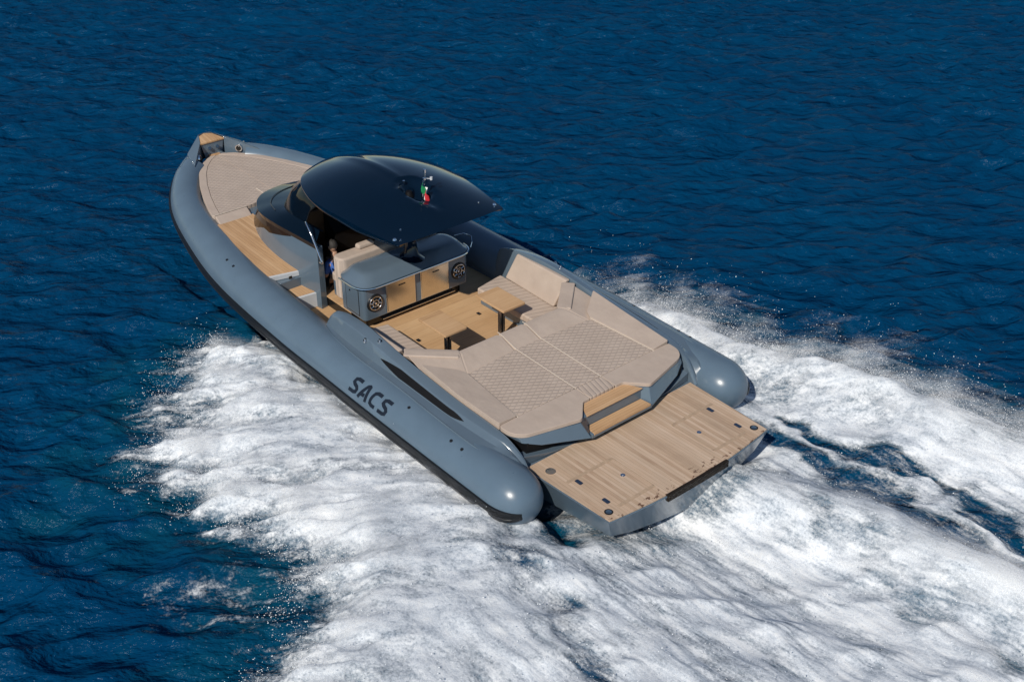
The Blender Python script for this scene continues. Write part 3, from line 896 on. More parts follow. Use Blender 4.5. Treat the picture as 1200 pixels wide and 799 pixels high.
# tinted side windows below the visor
for s in (1, -1):
    T3 = [p for p in t3 if p[1] * s > 0.3]
    B4 = [p for p, q in zip(b4, t3) if q[1] * s > 0.3]
    up_, lo_ = [], []
    for p, q in zip(T3, B4):
        if not 8.45 < p[0] < 10.72:
            continue
        h = np.interp(p[0], [8.45, 8.9, 9.3, 9.55, 9.75, 10.1, 10.5, 10.72], [.04, .22, .36, .34, .44, .80, .95, .6])
        f = lambda k: tuple(a + (b - a) * k for a, b in zip(p, q))
        nrm = Vector((.25, s, .1)).normalized() * .008
        up_.append(tuple(Vector(f(-.01)) + nrm))
        lo_.append(tuple(Vector(f(h * 1.05)) + nrm))
    MB().loft([up_, lo_]).build('side_window', M['brown_reflection'], console, smooth=50)
    MB().tube(catmull([(8.06, 1.16 * s, 1.30), (7.96, 1.20 * s, 1.31), (7.84, 1.225 * s, 1.24), (7.72, 1.235 * s, 1.10), (7.58, 1.24 * s, .90), (7.50, 1.24 * s, .76), (7.60, 1.215 * s, .72)], 5), .020, 10).build('grab_rail', M['chrome'], console)
# dark helm interior
helm = bpy.data.objects.new('helm_station', None)
COL.objects.link(helm)
helm.parent = boat
mesh('dashboard', [(8.55, -.98, .62), (8.55, .30, .62), (8.95, .30, .98), (8.95, -.98, .98), (9.5, -.6, .94), (9.5, .25, .94), (8.6, -.98, 0), (8.6, .30, 0)],
     [(0, 1, 2, 3), (3, 2, 5, 4), (6, 7, 1, 0), (7, 5, 2, 1), (6, 0, 3, 4)], M['matte_black'], helm, smooth=None)
for y in (-.62, -.10):
    mesh('display', [(8.60, y - .2, .675), (8.60, y + .2, .675), (8.85, y + .2, .90), (8.85, y - .2, .90)], [(0, 1, 2, 3)], M['visor'], helm, smooth=None)
wheel = MB().tube([(8.42 + .11 * math.sin(q) * .6, -.35 + .19 * math.cos(q), .72 + .17 * math.sin(q)) for q in np.linspace(0, 2 * math.pi, 25)], .014, 8)
wheel.tube([(8.42, -.54, .72), (8.42, -.16, .72)], .012, 6).tube([(8.42, -.35, .72), (8.36, -.35, .56)], .012, 6)
wheel.build('steering_wheel', M['matte_black'], helm)
MB().box(8.9, 8.96, .30, 1.02, 0, 1.0).build('cabin_door', M['brown'], helm, bev=.01)
MB().box(8.7, 9.0, -1.02, -.99, .0, 1.0).build('side_panel', M['brown'], helm)

# --- hardtop on its mast
def smooth_curve(xs_, ys_):
    pts = np.array(catmull([(a, b, 0) for a, b in zip(xs_, ys_)], 10))
    return lambda x: float(np.interp(x, pts[:, 0], pts[:, 1]))
def hw_raw():
    xs_ = [5.40, 5.48, 6.3, 7.0, 7.4, 7.8, 8.2, 8.5, 8.70, 8.86, 8.97, 9.03, 9.06]
    ws_ = [1.06, 1.085, 1.215, 1.27, 1.275, 1.22, 1.09, .93, .77, .57, .37, .20, .02]
    return smooth_curve(xs_, ws_)
hw = hw_raw()
zc = smooth_curve([5.3, 5.7, 6.1, 6.6, 7.0, 7.4, 7.8, 8.2, 8.6, 8.9, 9.06], [1.835, 1.955, 2.065, 2.17, 2.212, 2.222, 2.195, 2.13, 2.03, 1.935, 1.865])
ze = smooth_curve([5.3, 5.9, 6.6, 7.2, 7.8, 8.4, 9.06], [1.835, 1.86, 1.895, 1.905, 1.90, 1.88, 1.845])
def roof_z(x, y):
    w = hw(x)
    t = min(1.0, abs(y) / max(w, .02))
    z = ze(x) + (zc(x) - ze(x)) * (1 - t ** 1.9)
    if x > 6.55:
        z += .022 * math.exp(-((y - .0) / .075) ** 2) * min(1, (x - 6.55) / .5) * min(1, max(0, (9.0 - x) / .8))
    # scoop for the mast
    d = ((x - 6.50) / .34) ** 2 + ((y + .06) / .26) ** 2
    z -= .17 * max(0, 1 - d ** 1.6)
    d2 = ((x - 6.18) / .42) ** 2 + ((y + .06) / (.26 * max(.05, (x - 5.75) / .45) if x < 6.2 else .26)) ** 2
    z -= .06 * max(0, 1 - d2)
    return z
XS = [5.40 + i * .04 for i in range(91)] + [9.02, 9.04, 9.055]
XS = sorted(set([x for x in XS if x < 9.0] + [9.0, 9.02, 9.04, 9.055]))
K = 57
secs = []
for x in XS:
    row = []
    w = hw(x)
    dx = -.05 * (1 - 0) if x < 5.41 else 0
    for j in range(K):
        t = math.sin((j / (K - 1) * 2 - 1) * math.pi / 2)
        xx = x - (.07 * (1 - t * t) if x < 5.45 else .07 * (1 - t * t) * max(0, 1 - (x - 5.44) / .5))
        row.append((xx, w * t, roof_z(x, w * t)))
    lip = .11 * float(np.interp(x, [5.4, 5.7, 6.4, 7.2, 8.2, 9.06], [.35, .8, 1.25, .95, .5, .35]))
    under = []
    for j in range(13):
        t = 1 - 2 * j / 12
        under.append((x + (.05 if x < 5.5 else 0), w * .965 * t, ze(x) - lip + .07 * (1 - t * t) ** .5 * (w / 1.3)))
    edge_p = [(x, w * 1.004, ze(x) - lip * .35), (x, w * .99, ze(x) - lip * .9)]
    edge_s = [(x, -w * .99, ze(x) - lip * .9), (x, -w * 1.004, ze(x) - lip * .35)]
    secs.append(row + edge_p + under + edge_s)
rb = MB().loft(secs, closed=True, caps=True)
roof = rb.build('hardtop', M['roof'], boat, smooth=50)
# mast through the bar top
mast = MB()
ms = []
for z, x, a, b in ((.825, 6.58, .26, .20), (.86, 6.58, .22, .155), (.93, 6.59, .16, .10), (1.2, 6.60, .13, .075), (1.6, 6.64, .15, .085), (1.95, 6.70, .18, .11), (2.05, 6.75, .22, .14)):
    ms.append([(x + a * math.cos(q), b * math.sin(q), z) for q in np.linspace(0, 2 * math.pi, 28, endpoint=False)])
mast.loft(ms, closed=True, caps=True).build('mast', M['roof'], boat, smooth=60)
for s in (1, -1):
    for x, y, r in ((5.577, 1.02, .035), (5.72, .80, .018), (5.50, .96, .016)):
        MB().cyl((x, y * s, roof_z(x, y) - .004), (0, 0, 1), r, .022, 14, r * .7).build('roof_light', M['chrome'], roof)
# antenna cluster in the scoop
an = bpy.data.objects.new('antenna', None)
COL.objects.link(an)
an.parent = boat
MB().cyl((6.55, .02, 1.97), (0, 0, 1), .085, .10, 20, .05).build('dome', M['matte_black'], an)
MB().cyl((6.40, -.18, 1.95), (0, 0, 1), .05, .10, 20, .04).build('horn', M['matte_black'], an)
MB().cyl((6.42, .12, 1.95), (0, 0, 1), .04, .08, 16).build('horn', M['matte_black'], an)
MB().tube([(6.78, -.02, 1.98), (6.74, -.02, 2.16)], .012, 8).cyl((6.74, -.02, 2.15), (0, 0, 1), .022, .035, 12).build('aerial', M['chrome'], an)
MB().tube([(6.32, -.10, 1.97), (6.28, -.10, 2.20), (6.24, -.10, 2.50)], .012, 8).cyl((6.24, -.10, 2.47), (0, 0, 1), .028, .06, 12).cyl((6.26, -.10, 2.34), (0, 0, 1), .03, .03, 12).build('light_mast', M['chrome'], an)
MB().tube([(6.27, -.10, 2.36), (6.22, -.20, 2.34)], .008, 6).cyl((6.22, -.21, 2.32), (0, 0, 1), .024, .05, 10).build('anchor_light', M['white'], an)

# ------------------------------------------------------------------ flag (fastened to a staff on the roof)
flag = bpy.data.objects.new('flag', None)
COL.objects.link(flag)
flag.matrix_world = BOAT @ Matrix.Translation((6.22, -.02, 1.93))
flag['label'] = 'small green, white and red flag flying from a staff above the black hardtop'
flag['category'] = 'flag'
MB().tube([(0, 0, .0), (.02, -.02, .16), (.06, -.07, .42)], .011, 8).build('flag_staff', M['chrome'], flag)
def flag_strip(k):
    v = []
    for i in range(6):
        for j in range(6):
            u = (k + i / 5) / 3
            w = j / 5
            top_ = Vector((.05, -.06, .37)).lerp(Vector((.02, -.022, .20)), w)
            p = top_ + Vector((-.13 * u, .02 * math.sin(9 * u + 2 * w), -.19 * u - .015 * math.sin(7 * u)))
            p += Vector((0, .022 * math.sin(10 * u + 3 * w), 0))
            v.append(p)
    return v, [(i * 6 + j, i * 6 + j + 1, i * 6 + j + 7, i * 6 + j + 6) for i in range(5) for j in range(5)]
for k, c in enumerate(('flag_green', 'flag_white', 'flag_red')):
    v, f = flag_strip(k)
    o = MB().add(v, f).build(('green_band', 'white_band', 'red_band')[k], M[c], flag, smooth=60)
    md = o.modifiers.new('thick', 'SOLIDIFY')
    md.thickness = .004

# ------------------------------------------------------------------ person seated at the port end of the helm
def skin_mesh(name, joints, edges, mat, parent, sub=2):
    me = bpy.data.meshes.new(name)
    me.from_pydata([j[0] for j in joints], edges, [])
    o = bpy.data.objects.new(name, me)
    COL.objects.link(o)
    md = o.modifiers.new('skin', 'SKIN')
    for i, j in enumerate(joints):
        sv_ = me.skin_vertices[0].data[i]
        r = j[1]
        sv_.radius = r if isinstance(r, tuple) else (r, r)
        sv_.use_root = (i == 0)
    s2 = o.modifiers.new('sub', 'SUBSURF')
    s2.levels = s2.render_levels = sub
    dg = bpy.context.evaluated_depsgraph_get()
    dg.update()
    nm = bpy.data.meshes.new_from_object(o.evaluated_get(dg))
    bpy.data.objects.remove(o)
    nm.name = name
    return finish(name, nm, mat, parent, smooth=180)
def place(o, loc, rz=0.0):
    o.matrix_world = BOAT @ Matrix.Translation(loc) @ Matrix.Rotation(rz, 4, 'Z')

def make_person(loc, rz, label, shirt, tro, hairm):
    root = bpy.data.objects.new('person', None)
    COL.objects.link(root)
    place(root, loc, rz)
    root['label'] = label
    root['category'] = 'person'
    # seated, facing +X, hips at the origin
    J = [((0, 0, .10), (.115, .15)), ((.01, 0, .26), (.10, .145)), ((.02, 0, .42), (.105, .165)), ((.03, 0, .51), (.07, .09)), ((.045, 0, .58), .066), ((.06, 0, .66), .068)]
    E_ = [(0, 1), (1, 2), (2, 3), (3, 4), (4, 5)]
    for sgn in (1, -1):
        b = len(J)
        J += [((.02, .175 * sgn, .46), .058), ((.06, .215 * sgn, .22), .044), ((.27, .15 * sgn, .32), .034), ((.31, .14 * sgn, .335), .028)]
        E_ += [(2, b), (b, b + 1), (b + 1, b + 2), (b + 2, b + 3)]
        b = len(J)
        J += [((.10, .09 * sgn, .09), .085), ((.38, .11 * sgn, .26), .062), ((.45, .11 * sgn, .10), .050), ((.50, .11 * sgn, -.03), .036), ((.58, .12 * sgn, -.05), .028)]
        E_ += [(0, b), (b, b + 1), (b + 1, b + 2), (b + 2, b + 3), (b + 3, b + 4)]
    body = skin_mesh('body', J, E_, M['skin'], root)
    # head with a face
    bm = bmesh.new()
    bmesh.ops.create_uvsphere(bm, u_segments=24, v_segments=16, radius=1)
    for v in bm.verts:
        x, y, z = v.co
        jaw = 1 - .22 * max(0, -z)
        v.co = Vector((x * .098 * jaw, y * .076 * jaw, z * .118))
        if x > .75 and abs(y) < .25 and -.25 < z < .25:
            v.co.x += .018 * (1 - abs(y) * 4)
        if x > .6 and .12 < z < .32 and .2 < abs(y) < .55:
            v.co.x -= .008
    bmesh.ops.translate(bm, verts=bm.verts, vec=(.085, 0, .735))
    me = bpy.data.meshes.new('head')
    bm.to_mesh(me)
    bm.free()
    finish('head', me, M['skin'], root, smooth=180)
    hb_ = MB()
    for sgn in (1, -1):
        hb_ = MB().tube([(.085, .072 * sgn, .71), (.075, .085 * sgn, .735), (.082, .078 * sgn, .765)], [.010, .014, .010], 8)
        hb_.build('ear', M['skin'], root)
    bm = bmesh.new()
    bmesh.ops.create_uvsphere(bm, u_segments=24, v_segments=16, radius=1)
    for v in bm.verts:
        x, y, z = v.co
        lump = 1 + .05 * math.sin(9 * x + 7 * y) * math.sin(8 * z)
        v.co = Vector((x * .106, y * .087, z * .120)) * lump
    geom = [v for v in bm.verts if v.co.z < -.045 - (.35 * v.co.x) or (v.co.x > .055 and v.co.z < .055)]
    bmesh.ops.delete(bm, geom=geom, context='VERTS')
    bmesh.ops.translate(bm, verts=bm.verts, vec=(.078, 0, .745))
    me = bpy.data.meshes.new('hair')
    bm.to_mesh(me)
    bm.free()
    finish('hair', me, hairm, root, smooth=180)
    # shirt and trousers follow the body
    JS = [((0, 0, .09), (.128, .165)), ((.01, 0, .26), (.115, .16)), ((.02, 0, .42), (.118, .18)), ((.028, 0, .505), (.08, .10))]
    ES = [(0, 1), (1, 2), (2, 3)]
    for sgn in (1, -1):
        b = len(JS)
        JS += [((.02, .18 * sgn, .46), .072), ((.05, .213 * sgn, .27), .060)]
        ES += [(2, b), (b, b + 1)]
    skin_mesh('shirt', JS, ES, shirt, root)
    JT = [((0, 0, .08), (.125, .165))]
    ET = []
    for sgn in (1, -1):
        b = len(JT)
        JT += [((.10, .09 * sgn, .09), .098), ((.37, .11 * sgn, .26), .076), ((.44, .11 * sgn, .11), .064)]
        ET += [(0, b), (b, b + 1), (b + 1, b + 2)]
    skin_mesh('trousers', JT, ET, tro, root)
    for sgn in (1, -1):
        # hand: palm and five bent fingers resting on the knee
        px, py, pz = .325, .14 * sgn, .342
        JH = [((px, py, pz), (.030, .016)), ((px + .06, py - .005 * sgn, pz + .004), (.036, .015))]
        EH = [(0, 1)]
        for k, (off, ln) in enumerate(((-.030, .062), (-.010, .074), (.010, .070), (.028, .052))):
            b = len(JH)
            JH += [((px + .075, py + off, pz + .004), .009), ((px + .075 + ln * .6, py + off * 1.15, pz + .0), .0085), ((px + .075 + ln, py + off * 1.2, pz - .022), .007)]
            EH += [(1, b), (b, b + 1), (b + 1, b + 2)]
        b = len(JH)
        JH += [((px + .02, py - .035 * sgn, pz), .010), ((px + .06, py - .055 * sgn, pz - .008), .008)]
        EH += [(0, b), (b, b + 1)]
        skin_mesh('hand', JH, EH, M['skin'], root, sub=1)
        JF = [((.49, .115 * sgn, -.02), (.042, .036)), ((.57, .12 * sgn, -.035), (.040, .028)), ((.66, .125 * sgn, -.045), (.036, .022))]
        skin_mesh('shoe', JF, [(0, 1), (1, 2)], M['white'], root, sub=1)
    return root
make_person((7.82, .76, .04), rad(8), 'grey-haired person in a blue shirt seated low at the helm opening beside the beige seat', M['shirt'], M['trousers'], M['hair'])

# ------------------------------------------------------------------ sea, wake and spray
_perm = RNG.permutation(512)
_perm = np.concatenate([_perm, _perm])
_ang = RNG.uniform(0, 2 * math.pi, 512)
_gx, _gy = np.cos(_ang), np.sin(_ang)
def perlin(x, y, seed=0):
    x = x + seed * 17.31
    y = y - seed * 9.77
    xi = np.floor(x).astype(np.int64)
    yi = np.floor(y).astype(np.int64)
    xf, yf = x - xi, y - yi
    def g(i, j, dx, dy):
        h = _perm[(_perm[(xi + i) & 511] + yi + j) & 511]
        return _gx[h] * dx + _gy[h] * dy
    u = xf ** 3 * (xf * (6 * xf - 15) + 10)
    v = yf ** 3 * (yf * (6 * yf - 15) + 10)
    a = g(0, 0, xf, yf)
    b = g(1, 0, xf - 1, yf)
    c = g(0, 1, xf, yf - 1)
    d = g(1, 1, xf - 1, yf - 1)
    return 1.45 * (a + (b - a) * u + (c - a) * v + (a - b - c + d) * u * v)
def fbm(x, y, oct_=4, gain=.5, seed=0, ridge=False):
    s_, a, f = 0, 1.0, 1.0
    for k in range(oct_):
        n_ = perlin(x * f, y * f, seed + k)
        s_ = s_ + a * ((1 - 2 * np.abs(n_)) if ridge else n_)
        a *= gain
        f *= 2.03
    return s_
def sstep(a, b, x):
    t = np.clip((x - a) / (b - a), 0, 1)
    return t * t * (3 - 2 * t)
def poly_sd(x, y, poly):
    """signed distance to a polygon, positive inside"""
    d = np.full(x.shape, 1e9)
    ins = np.zeros(x.shape, bool)
    n_ = len(poly)
    for i in range(n_):
        ax, ay = poly[i]
        bx, by = poly[(i + 1) % n_]
        ex, ey = bx - ax, by - ay
        t = np.clip(((x - ax) * ex + (y - ay) * ey) / (ex * ex + ey * ey), 0, 1)
        d = np.minimum(d, np.hypot(x - ax - t * ex, y - ay - t * ey))
        c = ((ay > y) != (by > y)) & (x < (bx - ax) * (y - ay) / (by - ay + 1e-12) + ax)
        ins ^= c
    return np.where(ins, d, -d)
PORT = [(8.9, 1.7), (8.75, 2.6), (8.55, 3.5), (8.1, 4.2), (7.45, 4.75), (6.85, 4.15), (6.45, 4.5), (6.25, 5.5), (5.4, 5.85), (5.05, 5.3), (4.4, 5.55), (3.5, 5.1), (2.85, 4.9), (2.35, 4.65),
        (1.95, 5.4), (1.2, 6.1), (.4, 6.7), (-1.2, 7.6), (-4, 9.2), (-7, 10.5), (-9, 8), (-9, -2.3), (-.3, -1.75), (1.5, -1.5), (2.2, 1.7)]
STBD = [(6.2, -2.0), (5.75, -3.4), (4.7, -4.25), (3.5, -4.3), (2.3, -4.1), (1.1, -4.7), (-.4, -5.0), (-2.0, -5.0), (-5, -6.2), (-9, -8), (-9, -1.0), (-2, -.5), (1.5, .5), (2, -1.5)]

wdir = math.atan2(-.65, .76)            # waves run roughly along the view
WK = []
for i in range(64):
    lam = 0.36 * (1.9 / 0.36) ** (i / 63) * RNG.uniform(.9, 1.1)
    th = wdir + RNG.normal(0, .55) + (math.pi if RNG.random() < .35 else 0)
    k = 2 * math.pi / lam
    amp = 0.0112 * lam ** .85 * RNG.uniform(.5, 1.2)
    WK.append((k * math.cos(th), k * math.sin(th), amp, RNG.uniform(0, 2 * math.pi)))
def swell(x, y):
    z = np.zeros_like(x)
    dx = np.zeros_like(x)
    dy = np.zeros_like(x)
    group = .75 + .5 * sstep(-.5, .6, fbm(x * .16, y * .16, 2, seed=40))
    for kx, ky, a, p in WK:
        ph = kx * x + ky * y + p
        z += a * np.cos(ph)
        kk = math.hypot(kx, ky)
        s_ = a * np.sin(ph) * .5
        dx -= kx / kk * s_
        dy -= ky / kk * s_
    return z * group, dx * group, dy * group
def wake_fields(x, y):
    wx = x + .35 * fbm(x * .9, y * .9, 3, seed=3)
    wy = y + .35 * fbm(x * .9, y * .9, 3, seed=9)
    # streak coordinates: thrown outwards on the port bow, drawn aft behind the stern
    sp = .62 * x + .78 * y
    np_ = -.78 * x + .62 * y
    st_port = fbm(sp * .42, np_ * 1.9, 5, .56, seed=11)
    st_aft = fbm(x * .26 + .1 * y, y * 2.1, 5, .6, seed=21)
    aftw = sstep(2.6, -.4, x + .35 * np.abs(y - 1))
    streak = st_port * (1 - aftw) + st_aft * aftw
    sdp = poly_sd(wx, wy, PORT) + .42 * streak
    sds = poly_sd(wx, wy, STBD) + .34 * streak
    sd = np.maximum(sdp, sds)
    cov = sstep(-.55, .85, sd)
    # dark troughs left between the sheets of white water
    def band(pts, wdt, soft=1.0):
        d = np.full(x.shape, 1e9)
        for (ax, ay), (bx, by) in zip(pts[:-1], pts[1:]):
            ex, ey = bx - ax, by - ay
            t = np.clip(((wx - ax) * ex + (wy - ay) * ey) / (ex * ex + ey * ey), 0, 1)
            d = np.minimum(d, np.hypot(wx - ax - t * ex, wy - ay - t * ey) / (wdt * (.55 + .75 * t)))
        return np.clip(1.25 - d, 0, 1)
    tr = band([(.55, -2.30), (-1.4, -2.20), (-3.2, -2.02), (-6, -2.0)], .40)
    tr = np.maximum(tr, .85 * band([(.55, -2.85), (-1.5, -2.95), (-3.8, -2.75), (-7, -2.9)], .24))
    tr2 = band([(1.35, 2.35), (.5, 2.75), (-.5, 3.1), (-1.6, 3.35), (-3, 3.8)], .30)
    tr3 = band([(-1.6, -.9), (-3.2, -.55), (-5.5, -.4)], .30) * .55
    hole = 1.0 * sstep(0, .9, tr) * (0.90 + .35 * streak) + .65 * tr2 * (.6 + .9 * streak) + tr3 * (.4 + streak)
    hull_gap = band([(2.0, 1.75), (1.2, 1.85), (.75, 1.95)], .22)
    cov = cov * (1 - np.clip(hole, 0, .74)) * (1 - .9 * hull_gap)
    ragged = fbm(x * 1.5, y * 1.5, 4, .6, seed=31)
    # thin lace left on the water off the port quarter, and foam thinned astern to paint in the shade below the platform
    cov = cov + .40 * np.exp(-((x - 2.7) / .75) ** 2 - ((y - 6.15) / .45) ** 2) * (.6 + streak) + .40 * np.exp(-((x - 5.9) / .8) ** 2 - ((y - 4.7) / .5) ** 2)
    cov = cov * (1 - .45 * sstep(-.75, -.05, x) * sstep(1.9, 1.4, np.abs(y)) * (.7 + .6 * streak))
    cov = np.clip(cov * (.93 + .20 * streak + .16 * ragged), 0, 1)
    # relief of the white water
    lump = fbm(x * .85, y * .85, 3, .5, seed=51, ridge=False)
    fine = fbm(x * 4.2 + .5 * streak, y * 4.2, 4, .62, seed=61)
    crest = np.exp(-((poly_sd(x, y, STBD) - .75) / .55) ** 2) * sstep(6.0, 4.0, x)
    mound_p = sstep(0, 1.3, sdp) * (1 - aftw) * .28
    trough = -.42 * np.exp(-((y - 0) / 1.5) ** 2) * sstep(2.5, .5, x) * sstep(-5, -1.0, x)
    macro = mound_p + .46 * crest + trough + .07 * sstep(-.5, 1, sd) - .05 * tr - .05 * tr2
    rel = cov * (.028 * lump + .006 * fine + .010 * streak * (1 + 3.0 * aftw))
    inside = sstep(2.05, 1.80, np.abs(y)) * sstep(.0, .9, x) * sstep(13.4, 12.5, x)
    nearh = sstep(2.75, 2.2, np.abs(y)) * sstep(.3, 1.2, x)
    macro = macro * (1 - .35 * nearh) * (1 - inside) - .22 * inside + .05 * nearh * (1 - inside) * sstep(8.8, 7.5, x)
    rel = rel * (1 - .6 * nearh) * (1 - inside)
    cov = cov * (1 - inside * sstep(1.2, 2.0, x))
    aer = sstep(-2.0, .4, sd + .6 * ragged) * (1 - .8 * np.maximum(tr, tr2))
    return cov, macro, rel, aer, streak, aftw

def axis_coords(lo, hi, c0, c1, core, mid, growth=1.035, far=1500):
    a = list(np.arange(c0, c1, core))
    def run(start, end, sgn):
        out, p, st = [], start, core
        while (p - end) * sgn < 0:
            st = min(st * growth, mid)
            p += sgn * st
            out.append(p)
        while abs(p) < far:
            st *= 1.3
            p += sgn * st
            out.append(p)
        return out
    return np.array(run(c0, lo, -1)[::-1] + a + run(c1, hi, 1))
def grid_mesh(name, X, Y, Z, mat, attrs, keep=None):
    h, w = X.shape
    co = np.stack([X, Y, Z], -1).reshape(-1, 3).astype(np.float32)
    idx = np.arange(h * w).reshape(h, w)
    q = np.stack([idx[:-1, :-1], idx[:-1, 1:], idx[1:, 1:], idx[1:, :-1]], -1).reshape(-1, 4)
    flat = {k: v.reshape(-1) for k, v in attrs.items()}
    if keep is not None:
        kf = keep.reshape(-1)
        q = q[kf[q].any(1)]
        used, inv = np.unique(q, return_inverse=True)
        q = inv.reshape(-1, 4)
        co = co[used]
        flat = {k: v[used] for k, v in flat.items()}
    me = bpy.data.meshes.new(name)
    me.vertices.add(len(co))
    me.vertices.foreach_set('co', co.reshape(-1))
    me.loops.add(q.size)
    me.loops.foreach_set('vertex_index', q.reshape(-1).astype(np.int32))
    me.polygons.add(len(q))
    me.polygons.foreach_set('loop_start', (np.arange(len(q)) * 4).astype(np.int32))
    me.update(calc_edges=True)
    me.validate()
    for k, v in flat.items():
        at = me.attributes.new(k, 'FLOAT', 'POINT')
        at.data.foreach_set('value', v.astype(np.float32))
    me.shade_smooth()
    me.materials.append(mat)
    o = bpy.data.objects.new(name, me)
    COL.objects.link(o)
    return o

def attr(nt, name):
    n_ = nt.nodes.new('ShaderNodeAttribute')
    n_.attribute_name = name
    return n_.outputs['Fac']

# water
mw, nt, b = new_mat('sea_water')
out = nt.nodes['Material Output']
nt.nodes.remove(b)
co = obj_co(nt)
deep = mixc(nt, noise(nt, mapping(nt, co, (.25, .25, .25)), 1.0, 2), (0.0003, 0.028, 0.083), (0.0006, 0.046, 0.116))
wc = mixc(nt, math_node(nt, 'MULTIPLY', attr(nt, 'aer'), .8, clamp=True), deep, (0.002, 0.056, 0.098))
wc = mixc(nt, math_node(nt, 'MULTIPLY', math_node(nt, 'SUBTRACT', attr(nt, 'foam'), .45, clamp=True), 1.5, clamp=True), wc, (.20, .29, .37))
dif = N(nt, 'ShaderNodeBsdfDiffuse')
L(nt, wc, dif.inputs[0])
glo = N(nt, 'ShaderNodeBsdfGlossy')
glo.inputs['Roughness'].default_value = 0.17
glo.inputs['Color'].default_value = (.72, .88, 1.0, 1)
fr_ = N(nt, 'ShaderNodeFresnel')
fr_.inputs[0].default_value = 1.33
rot_w = mapping(nt, co, (1, 1, 1), (0, 0, -wdir))
h1 = noise(nt, mapping(nt, rot_w, (1.0, .50, 1)), 4.6, 4, .5, .1)
h2 = noise(nt, mapping(nt, rot_w, (1.0, .6, 1)), 17.0, 3, .55)
h0 = noise(nt, mapping(nt, rot_w, (1.0, .5, 1)), 1.9, 2, .45, .15)
hh = math_node(nt, 'ADD', math_node(nt, 'ADD', math_node(nt, 'MULTIPLY', h1, .62), math_node(nt, 'MULTIPLY', h2, .08)), math_node(nt, 'MULTIPLY', h0, .95))
wind = noise(nt, mapping(nt, co, (.11, .11, .11)), 1.0, 2)
nb_ = bump(nt, math_node(nt, 'MULTIPLY', hh, math_node(nt, 'MULTIPLY_ADD', wind, 1.3, .35)), None, 1.0, 0.29)
L(nt, nb_, glo.inputs['Normal'])
L(nt, nb_, fr_.inputs['Normal'])
L(nt, nb_, dif.inputs['Normal'])
mx = N(nt, 'ShaderNodeMixShader')
L(nt, math_node(nt, 'MULTIPLY', fr_.outputs[0], 0.15), mx.inputs[0])
L(nt, dif.outputs[0], mx.inputs[1])
L(nt, glo.outputs[0], mx.inputs[2])
L(nt, mx.outputs[0], out.inputs[0])

xs_g = axis_coords(-6, 46, -6, 9.5, .06, .12)
ys_g = axis_coords(-40, 10, -8, 9.5, .06, .12)
GX, GY = np.meshgrid(xs_g, ys_g, indexing='xy')
near_ = np.exp(-(np.maximum(0, np.hypot(GX - 5, GY) - 55) / 25) ** 2)
sz, sdx, sdy = swell(GX, GY)
inner = (GX > -11) & (GX < 13) & (GY > -11) & (GY < 12)
cov = np.zeros_like(GX); mac = np.zeros_like(GX); rel = np.zeros_like(GX); aer = np.zeros_like(GX)
f_ = wake_fields(GX[inner], GY[inner])
for tgt, v in zip((cov, mac, rel, aer), f_):
    tgt[inner] = v
edge_fade = sstep(-10.5, -9, GX)
calm = 1 - .55 * sstep(0, .6, cov)
sea = grid_mesh('sea', GX + sdx * near_, GY + sdy * near_, (sz * calm * near_ + mac + rel * .6 - .03 * cov), mw, {'aer': aer * edge_fade, 'foam': cov})
sea['kind'] = 'structure'

# white water lying on it
mf, nt, b = new_mat('white_water')
out = nt.nodes['Material Output']
co = obj_co(nt)
fo = attr(nt, 'foam')
aw = attr(nt, 'aftw')
def flow_noise(sc, det, rg, st):
    # uses the current nt, co and aw
    p_ = noise(nt, mapping(nt, mapping(nt, co, (1, 1, 1), (0, 0, -math.atan2(.78, .62))), (st, 1, 1)), sc, det, rg, .25)
    a_ = noise(nt, mapping(nt, mapping(nt, co, (1, 1, 1), (0, 0, -.06)), (st * .48, 1.1, 1)), sc, det, rg, .25)
    m_ = N(nt, 'ShaderNodeMix')
    L(nt, aw, m_.inputs[0]); L(nt, p_, m_.inputs[2]); L(nt, a_, m_.inputs[3])
    return m_.outputs[0]
n0 = flow_noise(1.5, 5, .6, .45)
n1 = flow_noise(6.5, 8, .68, .5)
n2 = noise(nt, co, 24.0, 5, .7)
# lace: thin dark veins between the bubbles, drawn out along the flow
vein = flow_noise(4.2, 6, .62, .55)
lace = math_node(nt, 'MULTIPLY', math_node(nt, 'ABSOLUTE', math_node(nt, 'SUBTRACT', vein, .5)), 2.6, clamp=True)
nn = math_node(nt, 'ADD', math_node(nt, 'ADD', math_node(nt, 'MULTIPLY', n1, .42), math_node(nt, 'MULTIPLY', n2, .32)), math_node(nt, 'MULTIPLY_ADD', n0, .24, math_node(nt, 'MULTIPLY_ADD', lace, .22, -.02)))
val = math_node(nt, 'ADD', math_node(nt, 'MULTIPLY', fo, 1.12), math_node(nt, 'MULTIPLY', math_node(nt, 'SUBTRACT', nn, .51), 3.7))
al = N(nt, 'ShaderNodeMapRange', interpolation_type='SMOOTHSTEP')
L(nt, val, al.inputs[0])
for i, v in ((1, .12), (2, 1.18), (3, 0.0), (4, .98)):
    al.inputs[i].default_value = v
setp(b, Roughness=0.9, Specular_IOR_Level=0.1)
L(nt, ramp(nt, nn, ((.34, (.46, .54, .64)), (.60, (.81, .83, .84)))), b.inputs['Base Color'])
nbf = bump(nt, n1, None, .22, .05)
bump(nt, n2, b, .45, .02, nbf)
trn = N(nt, 'ShaderNodeBsdfTransparent')
mx = N(nt, 'ShaderNodeMixShader')
L(nt, al.outputs[0], mx.inputs[0])
L(nt, trn.outputs[0], mx.inputs[1])
L(nt, b.outputs[0], mx.inputs[2])
L(nt, mx.outputs[0], out.inputs[0])
fx = np.arange(-6.5, 9.6, .035)
fy = np.arange(-7.5, 9.6, .035)
FX, FY = np.meshgrid(fx, fy, indexing='xy')
